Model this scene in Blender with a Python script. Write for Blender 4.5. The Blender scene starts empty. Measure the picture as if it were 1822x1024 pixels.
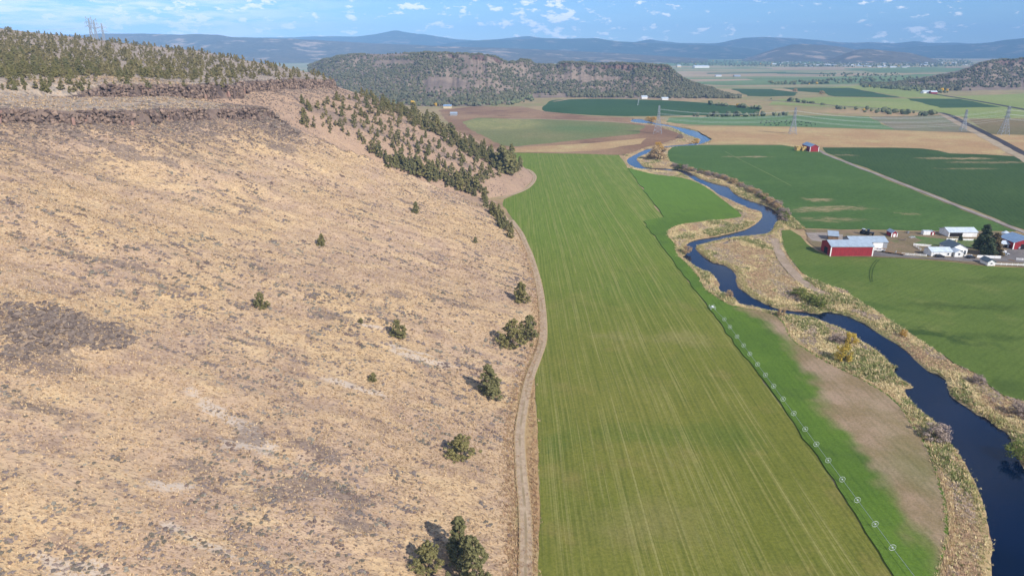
import bpy, math, random
import numpy as np
from math import radians, sin, cos, pi, tan

rng = np.random.default_rng(7)
random.seed(7)
SC = bpy.context.scene
COL = SC.collection

# ------------------------------------------------------------------ camera
W0, H0, FPX = 1822.0, 1024.0, 1215.0
CAMZ = 105.0
PITCH = math.atan((512.0 - 88.0) / FPX)
SP, CP = sin(PITCH), cos(PITCH)
cam = bpy.data.cameras.new("camera")
cam.sensor_width = 36.0
cam.lens = 36.0 * FPX / W0
cam.clip_start = 1.0
cam.clip_end = 60000.0
camo = bpy.data.objects.new("camera", cam)
camo.location = (0, 0, CAMZ)
camo.rotation_euler = (radians(90) - PITCH, 0, 0)
COL.objects.link(camo)
SC.camera = camo

# ------------------------------------------------------------------ light
SUN_EL = radians(35)
SUN_DIR = np.array([0.9, -1.0, 0.0])
SUN_DIR /= np.linalg.norm(SUN_DIR)
sun_vec = np.array([SUN_DIR[0] * cos(SUN_EL), SUN_DIR[1] * cos(SUN_EL), sin(SUN_EL)])
SUN_AZ = math.atan2(SUN_DIR[0], SUN_DIR[1])
sl = bpy.data.lights.new("sun", 'SUN')
sl.energy = 4.9
sl.angle = radians(0.53)
sl.color = (1.0, 0.95, 0.87)
so = bpy.data.objects.new("sun", sl)
import mathutils
so.rotation_euler = mathutils.Vector(tuple(sun_vec)).to_track_quat('Z', 'Y').to_euler()
so.location = (0, 0, 500)
COL.objects.link(so)

SC.view_settings.view_transform = 'Standard'
SC.view_settings.look = 'None'
SC.view_settings.exposure = 0.22
SC.view_settings.gamma = 1.0
SC.view_settings.use_curve_mapping = False
SC.cycles.max_bounces = 5
SC.cycles.diffuse_bounces = 2
SC.cycles.glossy_bounces = 2
SC.cycles.transparent_max_bounces = 6
SC.cycles.volume_bounces = 0
SC.cycles.use_denoising = True


def lin(r, g, b):
    def f(c):
        c = c / 255.0
        return c / 12.92 if c <= 0.04045 else ((c + 0.055) / 1.055) ** 2.4
    return (f(r), f(g), f(b))


# ------------------------------------------------------------------ node helper
class NT:
    def __init__(s, nt):
        s.nt = nt

    def node(s, typ, **kw):
        n = s.nt.nodes.new(typ)
        for k, v in kw.items():
            setattr(n, k, v)
        return n

    def put(s, sock, v):
        if v is None:
            return
        if isinstance(v, bpy.types.NodeSocket):
            s.nt.links.new(v, sock)
        elif isinstance(v, (tuple, list)):
            if sock.type == 'RGBA' and len(v) == 3:
                sock.default_value = (*v, 1.0)
            else:
                sock.default_value = v
        else:
            sock.default_value = v

    def coord(s, what='Object'):
        return s.node('ShaderNodeTexCoord').outputs[what]

    def map(s, vec, loc=(0, 0, 0), rot=(0, 0, 0), scale=(1, 1, 1)):
        n = s.node('ShaderNodeMapping')
        s.put(n.inputs['Vector'], vec)
        n.inputs['Location'].default_value = loc
        n.inputs['Rotation'].default_value = rot
        n.inputs['Scale'].default_value = scale
        return n.outputs[0]

    def noise(s, vec, scale, detail=3.0, rough=0.55, dist=0.0):
        n = s.node('ShaderNodeTexNoise')
        s.put(n.inputs['Vector'], vec)
        n.inputs['Scale'].default_value = scale
        n.inputs['Detail'].default_value = detail
        n.inputs['Roughness'].default_value = rough
        n.inputs['Distortion'].default_value = dist
        return n.outputs['Fac']

    def noise1(s, w, scale, detail=2.0, rough=0.5):
        n = s.node('ShaderNodeTexNoise', noise_dimensions='1D')
        s.put(n.inputs['W'], w)
        n.inputs['Scale'].default_value = scale
        n.inputs['Detail'].default_value = detail
        n.inputs['Roughness'].default_value = rough
        return n.outputs['Fac']

    def voro(s, vec, scale, feature='F1'):
        n = s.node('ShaderNodeTexVoronoi', feature=feature)
        s.put(n.inputs['Vector'], vec)
        n.inputs['Scale'].default_value = scale
        return n.outputs

    def rng(s, v, a, b, lo=0.0, hi=1.0, smooth=True):
        n = s.node('ShaderNodeMapRange', interpolation_type='SMOOTHSTEP' if smooth else 'LINEAR')
        s.put(n.inputs['Value'], v)
        n.inputs['From Min'].default_value = a
        n.inputs['From Max'].default_value = b
        n.inputs['To Min'].default_value = lo
        n.inputs['To Max'].default_value = hi
        return n.outputs[0]

    def m(s, op, a, b=None, clamp=False):
        n = s.node('ShaderNodeMath', operation=op, use_clamp=clamp)
        s.put(n.inputs[0], a)
        if b is not None:
            s.put(n.inputs[1], b)
        return n.outputs[0]

    def mix(s, f, a, b, mode='MIX'):
        n = s.node('ShaderNodeMix', data_type='RGBA', blend_type=mode)
        s.put(n.inputs[0], f)
        s.put(n.inputs[6], a)
        s.put(n.inputs[7], b)
        return n.outputs[2]

    def sep(s, v):
        n = s.node('ShaderNodeSeparateXYZ')
        s.put(n.inputs[0], v)
        return n.outputs

    def comb(s, x, y, z):
        n = s.node('ShaderNodeCombineXYZ')
        s.put(n.inputs[0], x)
        s.put(n.inputs[1], y)
        s.put(n.inputs[2], z)
        return n.outputs[0]

    def vlen(s, v):
        n = s.node('ShaderNodeVectorMath', operation='LENGTH')
        s.put(n.inputs[0], v)
        return n.outputs['Value']

    def vadd(s, a, b):
        n = s.node('ShaderNodeVectorMath', operation='ADD')
        s.put(n.inputs[0], a)
        s.put(n.inputs[1], b)
        return n.outputs[0]

    def attr(s, name):
        n = s.node('ShaderNodeAttribute')
        n.attribute_name = name
        return n.outputs

    def bump(s, h, strength=0.5, dist=1.0):
        n = s.node('ShaderNodeBump')
        s.put(n.inputs['Height'], h)
        n.inputs['Strength'].default_value = strength
        n.inputs['Distance'].default_value = dist
        return n.outputs[0]

    def ell(s, vec, cx, cy, rx, ry, rot=0.0, soft=0.5, warp=None):
        v = vec if warp is None else s.vadd(vec, warp)
        v = s.map(v, loc=(-cx, -cy, 0))
        v = s.map(v, rot=(0, 0, -rot))
        v = s.map(v, scale=(1.0 / rx, 1.0 / ry, 0.0))
        return s.rng(s.vlen(v), 1.0 + soft * 0.5, 1.0 - soft, 0.0, 1.0)


def mat(name, rough=0.9, color=(0.5, 0.5, 0.5), spec=0.2, metal=0.0):
    M = bpy.data.materials.new(name)
    M.use_nodes = True
    nt = M.node_tree
    b = nt.nodes['Principled BSDF']
    b.inputs['Base Color'].default_value = (*color, 1)
    b.inputs['Roughness'].default_value = rough
    b.inputs['Specular IOR Level'].default_value = spec
    b.inputs['Metallic'].default_value = metal
    return M, NT(nt), b


def simple(name, color, rough=0.8, var=0.12, scale=0.7, spec=0.2, metal=0.0):
    """plain painted/metal colour with streaks of dirt"""
    M, n, b = mat(name, rough, color, spec, metal)
    v = n.coord()
    f = n.noise(v, scale, 5, 0.65)
    d = tuple(c * (1 - 2.2 * var) for c in color)
    l = tuple(min(1, c * (1 + var)) for c in color)
    n.put(b.inputs['Base Color'], n.mix(n.rng(f, 0.3, 0.7), d, l))
    return M


# ------------------------------------------------------------------ world
wd = bpy.data.worlds.new("World")
SC.world = wd
wd.use_nodes = True
wn = NT(wd.node_tree)
bg = wd.node_tree.nodes['Background']
sky = wn.node('ShaderNodeTexSky', sky_type='NISHITA')
sky.sun_disc = False
sky.sun_elevation = SUN_EL
sky.sun_rotation = SUN_AZ
sky.altitude = 900.0
sky.air_density = 1.0
sky.dust_density = 0.25
sky.ozone_density = 2.0
dirv = wn.coord('Generated')
cv = wn.map(dirv, scale=(1.0, 1.0, 2.6))
c1 = wn.noise(cv, 40.0, 7, 0.6)
c0 = wn.noise(wn.map(dirv, loc=(3.1, 1.7, 0.2), scale=(1, 1, 2.0)), 5.5, 2)
thr = wn.rng(c0, 0.30, 0.66, 0.63, 0.495)
cum = wn.rng(wn.m('SUBTRACT', c1, thr), 0.0, 0.10)
wsp = wn.noise(wn.map(dirv, loc=(5, 2, 0), scale=(1.0, 1.0, 7.0)), 13.0, 6, 0.62)
sx = wn.sep(dirv)
left = wn.rng(sx[0], -0.15, -0.5)
wisp = wn.m('MULTIPLY', wn.rng(wsp, 0.40, 0.62, 0.0, 0.85), wn.m('ADD', wn.m('MULTIPLY', left, 0.95), 0.03))
cl = wn.m('MAXIMUM', wn.m('MULTIPLY', cum, 0.9), wisp)
cl = wn.m('MULTIPLY', cl, wn.rng(sx[2], -0.005, 0.012))
skyc = wn.mix(cl, wn.mix(1.0, sky.outputs[0], (0.54, 0.80, 1.22), 'MULTIPLY'), (11.0, 11.1, 11.3))
wn.put(bg.inputs['Color'], skyc)
bg.inputs['Strength'].default_value = 0.105


# ------------------------------------------------------------------ projection helpers
def ray(px, py):
    u = (np.asarray(px, float) - 911.0) / FPX
    v = (np.asarray(py, float) - 512.0) / FPX
    return u, CP - v * SP, -SP - v * CP


def G(px, py, z=0.0):
    """point of the level z under a picture point"""
    dx, dy, dz = ray(px, py)
    t = (z - CAMZ) / dz
    return np.stack([dx * t, dy * t], -1)


def GL(pts, z=0.0):
    a = np.array(pts, float)
    return G(a[:, 0], a[:, 1], z)


def depth_at(py, z=0.0):
    _, _, dz = ray(911, py)
    return float((z - CAMZ) / dz)


def RT(px, py, t):
    dx, dy, dz = ray(px, py)
    return np.stack([dx * t, dy * t, CAMZ + dz * t], -1)


def catmull(P, n=5, closed=False):
    P = np.asarray(P, float)
    out = []
    m = len(P)
    for i in range(m if closed else m - 1):
        if closed:
            a, b, c, d = P[i - 1], P[i], P[(i + 1) % m], P[(i + 2) % m]
        else:
            a, b, c, d = P[max(i - 1, 0)], P[i], P[i + 1], P[min(i + 2, m - 1)]
        for k in range(n):
            t = k / n
            out.append(0.5 * (2 * b + (c - a) * t + (2 * a - 5 * b + 4 * c - d) * t * t + (3 * b - a - 3 * c + d) * t ** 3))
    if not closed:
        out.append(P[-1])
    return np.array(out)


def subdiv(P, step_rel=0.02, jit=0.0015, seed=1, closed=True):
    """cut long edges and roughen them a little"""
    r = np.random.default_rng(seed)
    out = []
    m = len(P)
    for i in range(m if closed else m - 1):
        a, b = P[i], P[(i + 1) % m]
        dist = max(60.0, np.hypot(*((a + b) / 2)))
        L = np.hypot(*(b - a))
        k = max(1, int(L / (dist * step_rel)))
        for j in range(k):
            q = a + (b - a) * j / k
            out.append(q + r.normal(0, jit * dist, 2) * (1 if j else 0.3))
    if not closed:
        out.append(P[-1])
    return np.array(out)


# ------------------------------------------------------------------ numpy noise
def _hash(ix, iy, seed):
    n = (ix.astype(np.int64) * 374761393 + iy.astype(np.int64) * 668265263 + seed * 974634541) & 0x7fffffff
    n = ((n ^ (n >> 13)) * 1274126177) & 0x7fffffff
    n = (n ^ (n >> 16)) & 0xffff
    return n / 65535.0


def vnoise(x, y, seed=0):
    x = np.asarray(x, float)
    y = np.asarray(y, float)
    x, y = np.broadcast_arrays(x, y)
    ix, iy = np.floor(x), np.floor(y)
    fx, fy = x - ix, y - iy
    fx = fx * fx * (3 - 2 * fx)
    fy = fy * fy * (3 - 2 * fy)
    a = _hash(ix, iy, seed)
    b = _hash(ix + 1, iy, seed)
    c = _hash(ix, iy + 1, seed)
    d = _hash(ix + 1, iy + 1, seed)
    return (a * (1 - fx) + b * fx) * (1 - fy) + (c * (1 - fx) + d * fx) * fy


def fbm(x, y, o=4, seed=0, g=0.5):
    s, a, t = 0.0, 1.0, 0.0
    for k in range(o):
        s = s + a * (vnoise(x * 2 ** k, y * 2 ** k, seed + k * 17) - 0.5)
        t += a
        a *= g
    return 2 * s / t


def ss(x, a=0.0, b=1.0):
    t = np.clip((x - a) / (b - a), 0, 1)
    return t * t * (3 - 2 * t)


def inside(P, x, y):
    x = np.asarray(x)
    y = np.asarray(y)
    r = np.zeros(x.shape, bool)
    n = len(P)
    for i in range(n):
        x1, y1 = P[i]
        x2, y2 = P[(i + 1) % n]
        if y1 == y2:
            continue
        c = ((y1 > y) != (y2 > y)) & (x < (x2 - x1) * (y - y1) / (y2 - y1) + x1)
        r ^= c
    return r


def segdist(P, x, y, closed=True):
    d = np.full(np.shape(x), 1e18)
    n = len(P)
    for i in range(n if closed else n - 1):
        ax, ay = P[i]
        bx, by = P[(i + 1) % n]
        ex, ey = bx - ax, by - ay
        L = ex * ex + ey * ey + 1e-9
        t = np.clip(((x - ax) * ex + (y - ay) * ey) / L, 0, 1)
        d = np.minimum(d, (x - ax - t * ex) ** 2 + (y - ay - t * ey) ** 2)
    return np.sqrt(d)


# ------------------------------------------------------------------ mesh helpers
def tag(o, label=None, cat=None, group=None, kind=None):
    if label:
        o["label"] = label
    if cat:
        o["category"] = cat
    if group:
        o["group"] = group
    if kind:
        o["kind"] = kind
    return o


def mesh_np(name, V, F, material, smooth=False, attrs=None):
    """V (n,3), F (m,k) one face size"""
    V = np.ascontiguousarray(V, np.float32)
    F = np.ascontiguousarray(F, np.int32)
    me = bpy.data.meshes.new(name)
    m, k = F.shape
    me.vertices.add(len(V))
    me.vertices.foreach_set('co', V.ravel())
    me.loops.add(m * k)
    me.loops.foreach_set('vertex_index', F.ravel())
    me.polygons.add(m)
    me.polygons.foreach_set('loop_start', np.arange(0, m * k, k, dtype=np.int32))
    me.polygons.foreach_set('use_smooth', np.full(m, smooth))
    if attrs:
        for an, av in attrs.items():
            if av.ndim == 1:
                a = me.attributes.new(an, 'FLOAT', 'POINT')
                a.data.foreach_set('value', np.ascontiguousarray(av, np.float32))
            else:
                a = me.attributes.new(an, 'FLOAT_COLOR', 'POINT')
                c4 = np.concatenate([av, np.ones((len(av), 1))], 1)
                a.data.foreach_set('color', np.ascontiguousarray(c4, np.float32).ravel())
    me.update(calc_edges=True)
    if material:
        me.materials.append(material)
    return me


def mesh_py(name, V, F, material, smooth=False):
    me = bpy.data.meshes.new(name)
    me.from_pydata([tuple(map(float, v)) for v in V], [], [tuple(int(i) for i in f) for f in F])
    if smooth:
        for p in me.polygons:
            p.use_smooth = True
    if material:
        me.materials.append(material)
    me.update()
    return me


def obj(name, me, parent=None, loc=None):
    o = bpy.data.objects.new(name, me)
    COL.objects.link(o)
    if parent:
        o.parent = parent
    if loc is not None:
        o.location = loc
    return o


def empty(name, loc, rz=0.0):
    o = bpy.data.objects.new(name, None)
    o.empty_display_size = 0.5
    o.location = loc
    o.rotation_euler = (0, 0, rz)
    COL.objects.link(o)
    return o


def copy_tree(root, loc, rz=0.0, scale=(1, 1, 1)):
    r = root.copy()
    COL.objects.link(r)
    r.location = loc
    r.rotation_euler = (0, 0, rz)
    r.scale = scale
    for ch in root.children:
        c = ch.copy()
        COL.objects.link(c)
        c.parent = r
        for g in ch.children:
            d = g.copy()
            COL.objects.link(d)
            d.parent = c
    return r


class MB:
    """collects simple shapes for one mesh"""

    def __init__(s):
        s.V = []
        s.F = []

    def add(s, V, F):
        o = len(s.V)
        s.V += [tuple(v) for v in V]
        s.F += [tuple(i + o for i in f) for f in F]
        return s

    def box(s, x0, x1, y0, y1, z0, z1):
        V = [(x0, y0, z0), (x1, y0, z0), (x1, y1, z0), (x0, y1, z0), (x0, y0, z1), (x1, y0, z1), (x1, y1, z1), (x0, y1, z1)]
        return s.add(V, [(0, 3, 2, 1), (4, 5, 6, 7), (0, 1, 5, 4), (1, 2, 6, 5), (2, 3, 7, 6), (3, 0, 4, 7)])

    def bar(s, a, b, r, n=4, r2=None):
        a = np.array(a, float)
        b = np.array(b, float)
        d = b - a
        L = np.linalg.norm(d)
        if L < 1e-6:
            return s
        d /= L
        u = np.cross(d, (0, 0, 1.0)) if abs(d[2]) < 0.95 else np.cross(d, (1.0, 0, 0))
        u /= np.linalg.norm(u)
        w = np.cross(d, u)
        r2 = r if r2 is None else r2
        V = []
        for c, rr in ((a, r), (b, r2)):
            for k in range(n):
                an = 2 * pi * (k + 0.5) / n
                V.append(c + rr * (cos(an) * u + sin(an) * w))
        F = [(k, (k + 1) % n, n + (k + 1) % n, n + k) for k in range(n)]
        F += [tuple(range(n - 1, -1, -1)), tuple(range(n, 2 * n))]
        return s.add(V, F)

    def tube(s, pts, r, n=4):
        for a, b in zip(pts[:-1], pts[1:]):
            s.bar(a, b, r, n)
        return s

    def ring(s, c, R, r, axis='y', seg=16, n=4):
        c = np.array(c, float)
        V = []
        for i in range(seg):
            a = 2 * pi * i / seg
            for k in range(n):
                bq = 2 * pi * k / n
                q = R + r * cos(bq)
                p = (q * cos(a), r * sin(bq), q * sin(a)) if axis == 'y' else (r * sin(bq), q * cos(a), q * sin(a))
                V.append(c + np.array(p))
        F = []
        for i in range(seg):
            for k in range(n):
                F.append((i * n + k, i * n + (k + 1) % n, ((i + 1) % seg) * n + (k + 1) % n, ((i + 1) % seg) * n + k))
        return s.add(V, F)

    def mesh(s, name, material, smooth=False):
        return mesh_py(name, s.V, s.F, material, smooth)

    def build(s, name, material, parent=None, smooth=False):
        return obj(name, s.mesh(name, material, smooth), parent)


# ------------------------------------------------------------------ traced lines of the valley
toe_px = [(921, 1100), (920, 1024), (918, 900), (914, 762), (924, 694), (934, 659), (953, 619), (959, 574), (955, 512), (945, 468), (932, 436), (918, 411),
          (902, 385)]
toe2_px = [(884, 358), (905, 347), (930, 337.5), (945, 323), (949, 313), (940, 304)]
river_L = [(1790, 1100), (1772, 1023), (1770, 993), (1772, 968), (1765, 938), (1761, 913), (1756, 895), (1746, 868), (1735, 843), (1726, 828), (1713, 805),
           (1691, 780), (1685, 764), (1663, 744), (1646, 732), (1631, 717), (1618, 702), (1613, 690), (1630, 687), (1612, 676), (1601, 667), (1592, 656), (1606, 653), (1588, 646),
           (1581, 637), (1558, 617), (1538, 606), (1521, 592), (1496, 581), (1471, 572), (1448, 563), (1416, 559), (1394, 556), (1359, 548), (1346, 543),
           (1319, 539), (1313, 531), (1303, 526), (1294, 519), (1286, 518), (1281, 510), (1283, 505), (1276, 493), (1266, 483), (1255, 480),
           (1241, 473), (1230, 465), (1216, 456), (1220, 453), (1226, 445), (1221, 437), (1230, 429), (1246, 424), (1273, 420), (1296, 415),
           (1321, 409), (1334, 404), (1346, 397), (1357, 386), (1356, 376), (1339, 371), (1326, 365.5), (1313, 360), (1296, 352), (1283, 346.5),
           (1271, 338), (1260, 331), (1243, 323), (1228, 315), (1212, 306), (1195, 303), (1165, 301.5), (1141, 300), (1128, 296), (1118, 289),
           (1118, 281.7), (1131, 274.4), (1148, 266), (1160, 263.5), (1175, 260.5), (1197, 258), (1230, 255.5), (1244, 251), (1246, 246.6), (1221, 238),
           (1203, 228.4), (1190, 224.5), (1172, 222.4), (1155, 219.5), (1136, 218), (1122, 215.5)]
river_R = [(1960, 1024), (1880, 910), (1822, 832), (1808, 810), (1791, 768), (1776, 762), (1756, 744), (1741, 737), (1716, 719), (1691, 704), (1683, 684), (1680, 672), (1661, 662),
           (1648, 656), (1626, 637), (1606, 619), (1581, 602), (1556, 587), (1536, 574), (1516, 564), (1496, 557), (1470, 553), (1460, 557),
           (1429, 553), (1401, 550), (1379, 546), (1359, 538), (1339, 528), (1323, 518), (1311, 508), (1307, 498), (1308, 488), (1301, 478),
           (1293, 473), (1281, 468), (1266, 465), (1251, 455), (1241, 446.5), (1236, 437), (1250, 432), (1266, 428), (1286, 423.5), (1313, 420),
           (1338, 417.5), (1362, 414), (1373, 406), (1377, 396), (1385, 388), (1386, 383), (1379, 375), (1368, 368), (1351, 361), (1333, 356),
           (1316, 349), (1303, 341), (1293, 331), (1273, 326), (1251, 319), (1235, 311.6), (1222, 304), (1203, 300), (1165, 298), (1145, 296), (1137, 289),
           (1132, 283), (1136, 278), (1151, 272), (1160, 266.6), (1182, 262.5), (1200, 260.3), (1235, 257.5), (1250, 254), (1260, 250), (1264, 246.6), (1255, 241.7),
           (1243, 234.5), (1221, 228.4), (1203, 224.8), (1182, 220.6), (1165, 218.2), (1148, 214), (1140, 211), (1126, 211)]
RIV_L = catmull(GL(river_L), 3)
RIV_R = catmull(GL(river_R), 3)
RIVER = np.concatenate([RIV_L, RIV_R[::-1]])
POND = catmull(GL([(1283, 431), (1290, 428), (1297, 426), (1301, 428), (1294, 431), (1287, 433)]), 3, True)

F2_right = [(1116, 299), (1135, 304), (1165, 311), (1200, 315), (1228, 321), (1255, 333), (1280, 352), (1303, 369), (1316, 380), (1318, 386), (1290, 390), (1240, 395),
            (1205, 401), (1189, 410), (1190, 422), (1203, 438), (1207, 456), (1225, 471), (1243, 492), (1255, 514), (1283, 534), (1300, 543), (1335, 551), (1366, 557),
            (1386, 566), (1398, 581), (1408, 603), (1431, 620), (1466, 642), (1506, 662), (1541, 680), (1578, 702), (1603, 725), (1621, 752), (1646, 788),
            (1663, 823), (1673, 860), (1683, 893), (1686, 930), (1686, 963), (1678, 993), (1672, 1023), (1660, 1080)]
F3_left = [(1389, 410), (1394, 440), (1399, 449), (1412, 468), (1426, 485), (1441, 495), (1462, 503), (1479, 510), (1506, 517), (1516, 527), (1548, 547), (1578, 566),
           (1608, 587), (1636, 604), (1666, 624), (1698, 647), (1736, 664), (1761, 687), (1786, 704), (1822, 713), (1900, 748), (1980, 800), (2070, 880), (2160, 1000)]
F4_left = [(1196, 261.5), (1189, 268), (1188, 277), (1192, 287), (1212, 296), (1250, 306), (1300, 321), (1350, 341), (1388, 360), (1400, 378), (1432, 406)]

# ------------------------------------------------------------------ materials of the ground
def dry_ground_mat():
    M, n, b = mat('dry_valley_ground', 0.95, spec=0.1)
    v = n.coord()
    big = n.noise(v, 0.0045, 4, 0.6)
    mid = n.noise(v, 0.06, 4, 0.6)
    fin = n.noise(v, 0.9, 4, 0.7)
    c = n.mix(n.rng(big, 0.4, 0.6), lin(176, 150, 112), lin(142, 138, 92))
    c = n.mix(n.rng(mid, 0.45, 0.7), c, lin(150, 122, 96))
    c = n.mix(n.m('MULTIPLY', n.rng(fin, 0.4, 0.75), 0.5), c, lin(108, 96, 66))
    y = n.sep(v)
    far = n.rng(y[1], 1500, 2600)
    st = n.noise(n.map(v, scale=(0.22, 1.0, 1.0)), 0.006, 4, 0.65)
    fc = n.mix(n.rng(st, 0.42, 0.56), lin(122, 136, 98), lin(164, 148, 118))
    fc = n.mix(n.rng(n.noise(n.map(v, loc=(911, 77, 0), scale=(0.25, 1, 1)), 0.009, 3), 0.58, 0.66), fc, lin(84, 112, 76))
    c = n.mix(far, c, fc)
    n.put(b.inputs['Base Color'], c)
    n.put(b.inputs['Normal'], n.bump(n.m('ADD', fin, mid), 0.5, 0.3))
    return M


def field_mat(name, c1, c2, c3=None, rowp=None, rowdir=0.0, rowamt=0.35, line=None, linecol=None, linefreq=0.12, patches=(), bumpd=0.12, big=0.012, fine=1.3, ygrad=None, bare=False):
    M, n, b = mat(name, 0.95, spec=0.1)
    v = n.coord()
    vr = n.map(v, rot=(0, 0, rowdir))
    wob = n.m('MULTIPLY', n.m('SUBTRACT', n.noise(v, 0.006, 2), 0.5), 4.0)
    xs = n.m('ADD', n.sep(vr)[0], wob)
    f1 = n.noise(v, big, 4, 0.6)
    c = n.mix(n.rng(f1, 0.36, 0.64), c1, c2)
    if c3:
        c = n.mix(n.rng(n.noise(n.map(v, loc=(50, 20, 0)), big * 2.1, 4, 0.6), 0.52, 0.74), c, c3)
    if ygrad:
        y0, y1, gc, amt = ygrad
        c = n.mix(n.m('MULTIPLY', n.rng(n.sep(v)[1], y0, y1), amt), c, gc)
    wx = n.m('MULTIPLY', n.m('SUBTRACT', n.noise(v, 0.07, 5, 0.7), 0.5), 38.0)
    wy = n.m('MULTIPLY', n.m('SUBTRACT', n.noise(n.map(v, loc=(33, 9, 4)), 0.07, 5, 0.7), 0.5), 26.0)
    warpv = n.comb(wx, wy, 0.0)
    for (cx, cy, rx, ry, ro, soft, pc, amt) in patches:
        e = n.ell(v, cx, cy, rx, ry, ro, soft, warpv)
        if soft <= 0.7:
            e = n.m('MULTIPLY', e, n.rng(n.noise(n.map(v, rot=(0, 0, 0.25), scale=(0.10, 0.45, 1)), 1.0, 5, 0.75), 0.40, 0.56))
        c = n.mix(n.m('MULTIPLY', e, amt), c, pc)
    if bare:
        ba = n.attr('bare')['Fac']
        bc_ = n.mix(n.rng(n.noise(v, 0.05, 4, 0.6), 0.4, 0.62), lin(148, 126, 96), lin(172, 146, 122))
        c = n.mix(n.m('MULTIPLY', ba, 0.95), c, bc_)
    if rowp:
        w = n.node('ShaderNodeTexWave', wave_type='BANDS', bands_direction='X')
        n.put(w.inputs['Vector'], n.comb(xs, 0.0, 0.0))
        w.inputs['Scale'].default_value = 2 * pi / (20 * rowp)
        w.inputs['Distortion'].default_value = 0.0
        br = n.rng(n.noise(n.map(vr, scale=(0.5, 0.06, 1)), 1.0, 3), 0.35, 0.7)
        dark = n.mix(1.0, c, (0.66, 0.72, 0.66), 'MULTIPLY')
        c = n.mix(n.m('MULTIPLY', n.m('MULTIPLY', w.outputs['Fac'], br), rowamt), c, dark)
    if line:
        ln = n.noise1(xs, linefreq, 3.0, 0.75)
        lm = n.rng(n.m('ABSOLUTE', n.m('SUBTRACT', ln, 0.5)), 0.028, 0.0)
        lb = n.rng(n.noise(n.map(vr, scale=(0.3, 0.03, 1)), 1.0, 3), 0.3, 0.62)
        c = n.mix(n.m('MULTIPLY', n.m('MULTIPLY', lm, lb), line), c, linecol)
        ln2 = n.noise1(n.m('ADD', xs, 431.7), linefreq * 2.6, 1.0, 0.5)
        lm2 = n.rng(n.m('ABSOLUTE', n.m('SUBTRACT', ln2, 0.5)), 0.03, 0.0)
        c = n.mix(n.m('MULTIPLY', n.m('MULTIPLY', lm2, lb), line * 0.75), c, linecol)
    fn = n.noise(v, fine, 4, 0.75)
    c = n.mix(n.m('MULTIPLY', n.rng(fn, 0.36, 0.66), 0.6), c, n.mix(1.0, c, (0.52, 0.55, 0.46), 'MULTIPLY'))
    f2 = n.noise(v, fine * 0.25, 4, 0.7)
    c = n.mix(n.m('MULTIPLY', n.rng(f2, 0.45, 0.7), 0.35), c, n.mix(1.0, c, (1.35, 1.25, 1.3), 'MULTIPLY'))
    n.put(b.inputs['Base Color'], c)
    n.put(b.inputs['Normal'], n.bump(fn, 0.7, bumpd))
    return M


# ------------------------------------------------------------------ valley floor: one sheet to the horizon, with the river bed cut in
def axis(segs):
    out = []
    for a, b, st in segs:
        out += list(np.arange(a, b, st))
    out.append(segs[-1][1])
    return np.array(out)


gx = np.concatenate([-np.geomspace(14000, 70, 34), axis([(-60, 330, 2.6)]), np.geomspace(345, 14000, 34)])
gy = np.concatenate([np.array([-900, -500, -200, -50, 20]), axis([(60, 480, 2.6), (480, 1130, 4.5)]), np.geomspace(1160, 15500, 40)])
GX, GY = np.meshgrid(gx, gy)
ins = inside(RIVER, GX, GY)
near = (GX > -30) & (GX < 340) & (GY > 50) & (GY < 1140)
sd = np.full(GX.shape, -50.0)
dd = segdist(RIVER, GX[near], GY[near])
sd[near] = np.where(ins[near], dd, -dd)
insp = inside(POND, GX, GY)
GZ = -1.8 * ss(sd, -2.0, 1.9)
GZ = np.where(insp, -1.2, GZ)
GZ = GZ + np.where(near & (sd < -2), 0, 0) + 0.10 * fbm(GX / 9, GY / 9, 3, 5) * (near & (sd < -1))
nx, ny = len(gx), len(gy)
idx = np.arange(nx * ny).reshape(ny, nx)
quads = np.stack([idx[:-1, :-1], idx[:-1, 1:], idx[1:, 1:], idx[1:, :-1]], -1).reshape(-1, 4)
o = obj('valley_floor', mesh_np('valley_floor', np.stack([GX.ravel(), GY.ravel(), GZ.ravel()], 1), quads, dry_ground_mat(), True))
tag(o, 'broad dry tan valley floor running to the far hills', kind='structure')

# water
M, n, b = mat('river_water', 0.05, lin(4, 8, 16), 0.5)
b.inputs['IOR'].default_value = 1.33
v = n.coord()
wv = n.m('ADD', n.noise(v, 1.1, 3, 0.6), n.m('MULTIPLY', n.noise(v, 0.25, 3), 0.6))
n.put(b.inputs['Normal'], n.bump(wv, 0.28, 0.12))
n.put(b.inputs['Base Color'], n.mix(n.rng(n.noise(v, 0.03, 3), 0.35, 0.65), lin(1, 14, 34), lin(2, 20, 46)))
WATER = M
RW = np.concatenate([RIV_L + 0, RIV_R[::-1]])
def offset_poly(P, d):
    P = np.asarray(P)
    q = np.roll(P, -1, 0) - np.roll(P, 1, 0)
    nrm = np.stack([q[:, 1], -q[:, 0]], 1) / (np.linalg.norm(q, axis=1)[:, None] + 1e-9)
    area = 0.5 * np.sum(P[:, 0] * np.roll(P[:, 1], -1) - np.roll(P[:, 0], -1) * P[:, 1])
    return P + nrm * d * (1 if area > 0 else -1)
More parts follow.
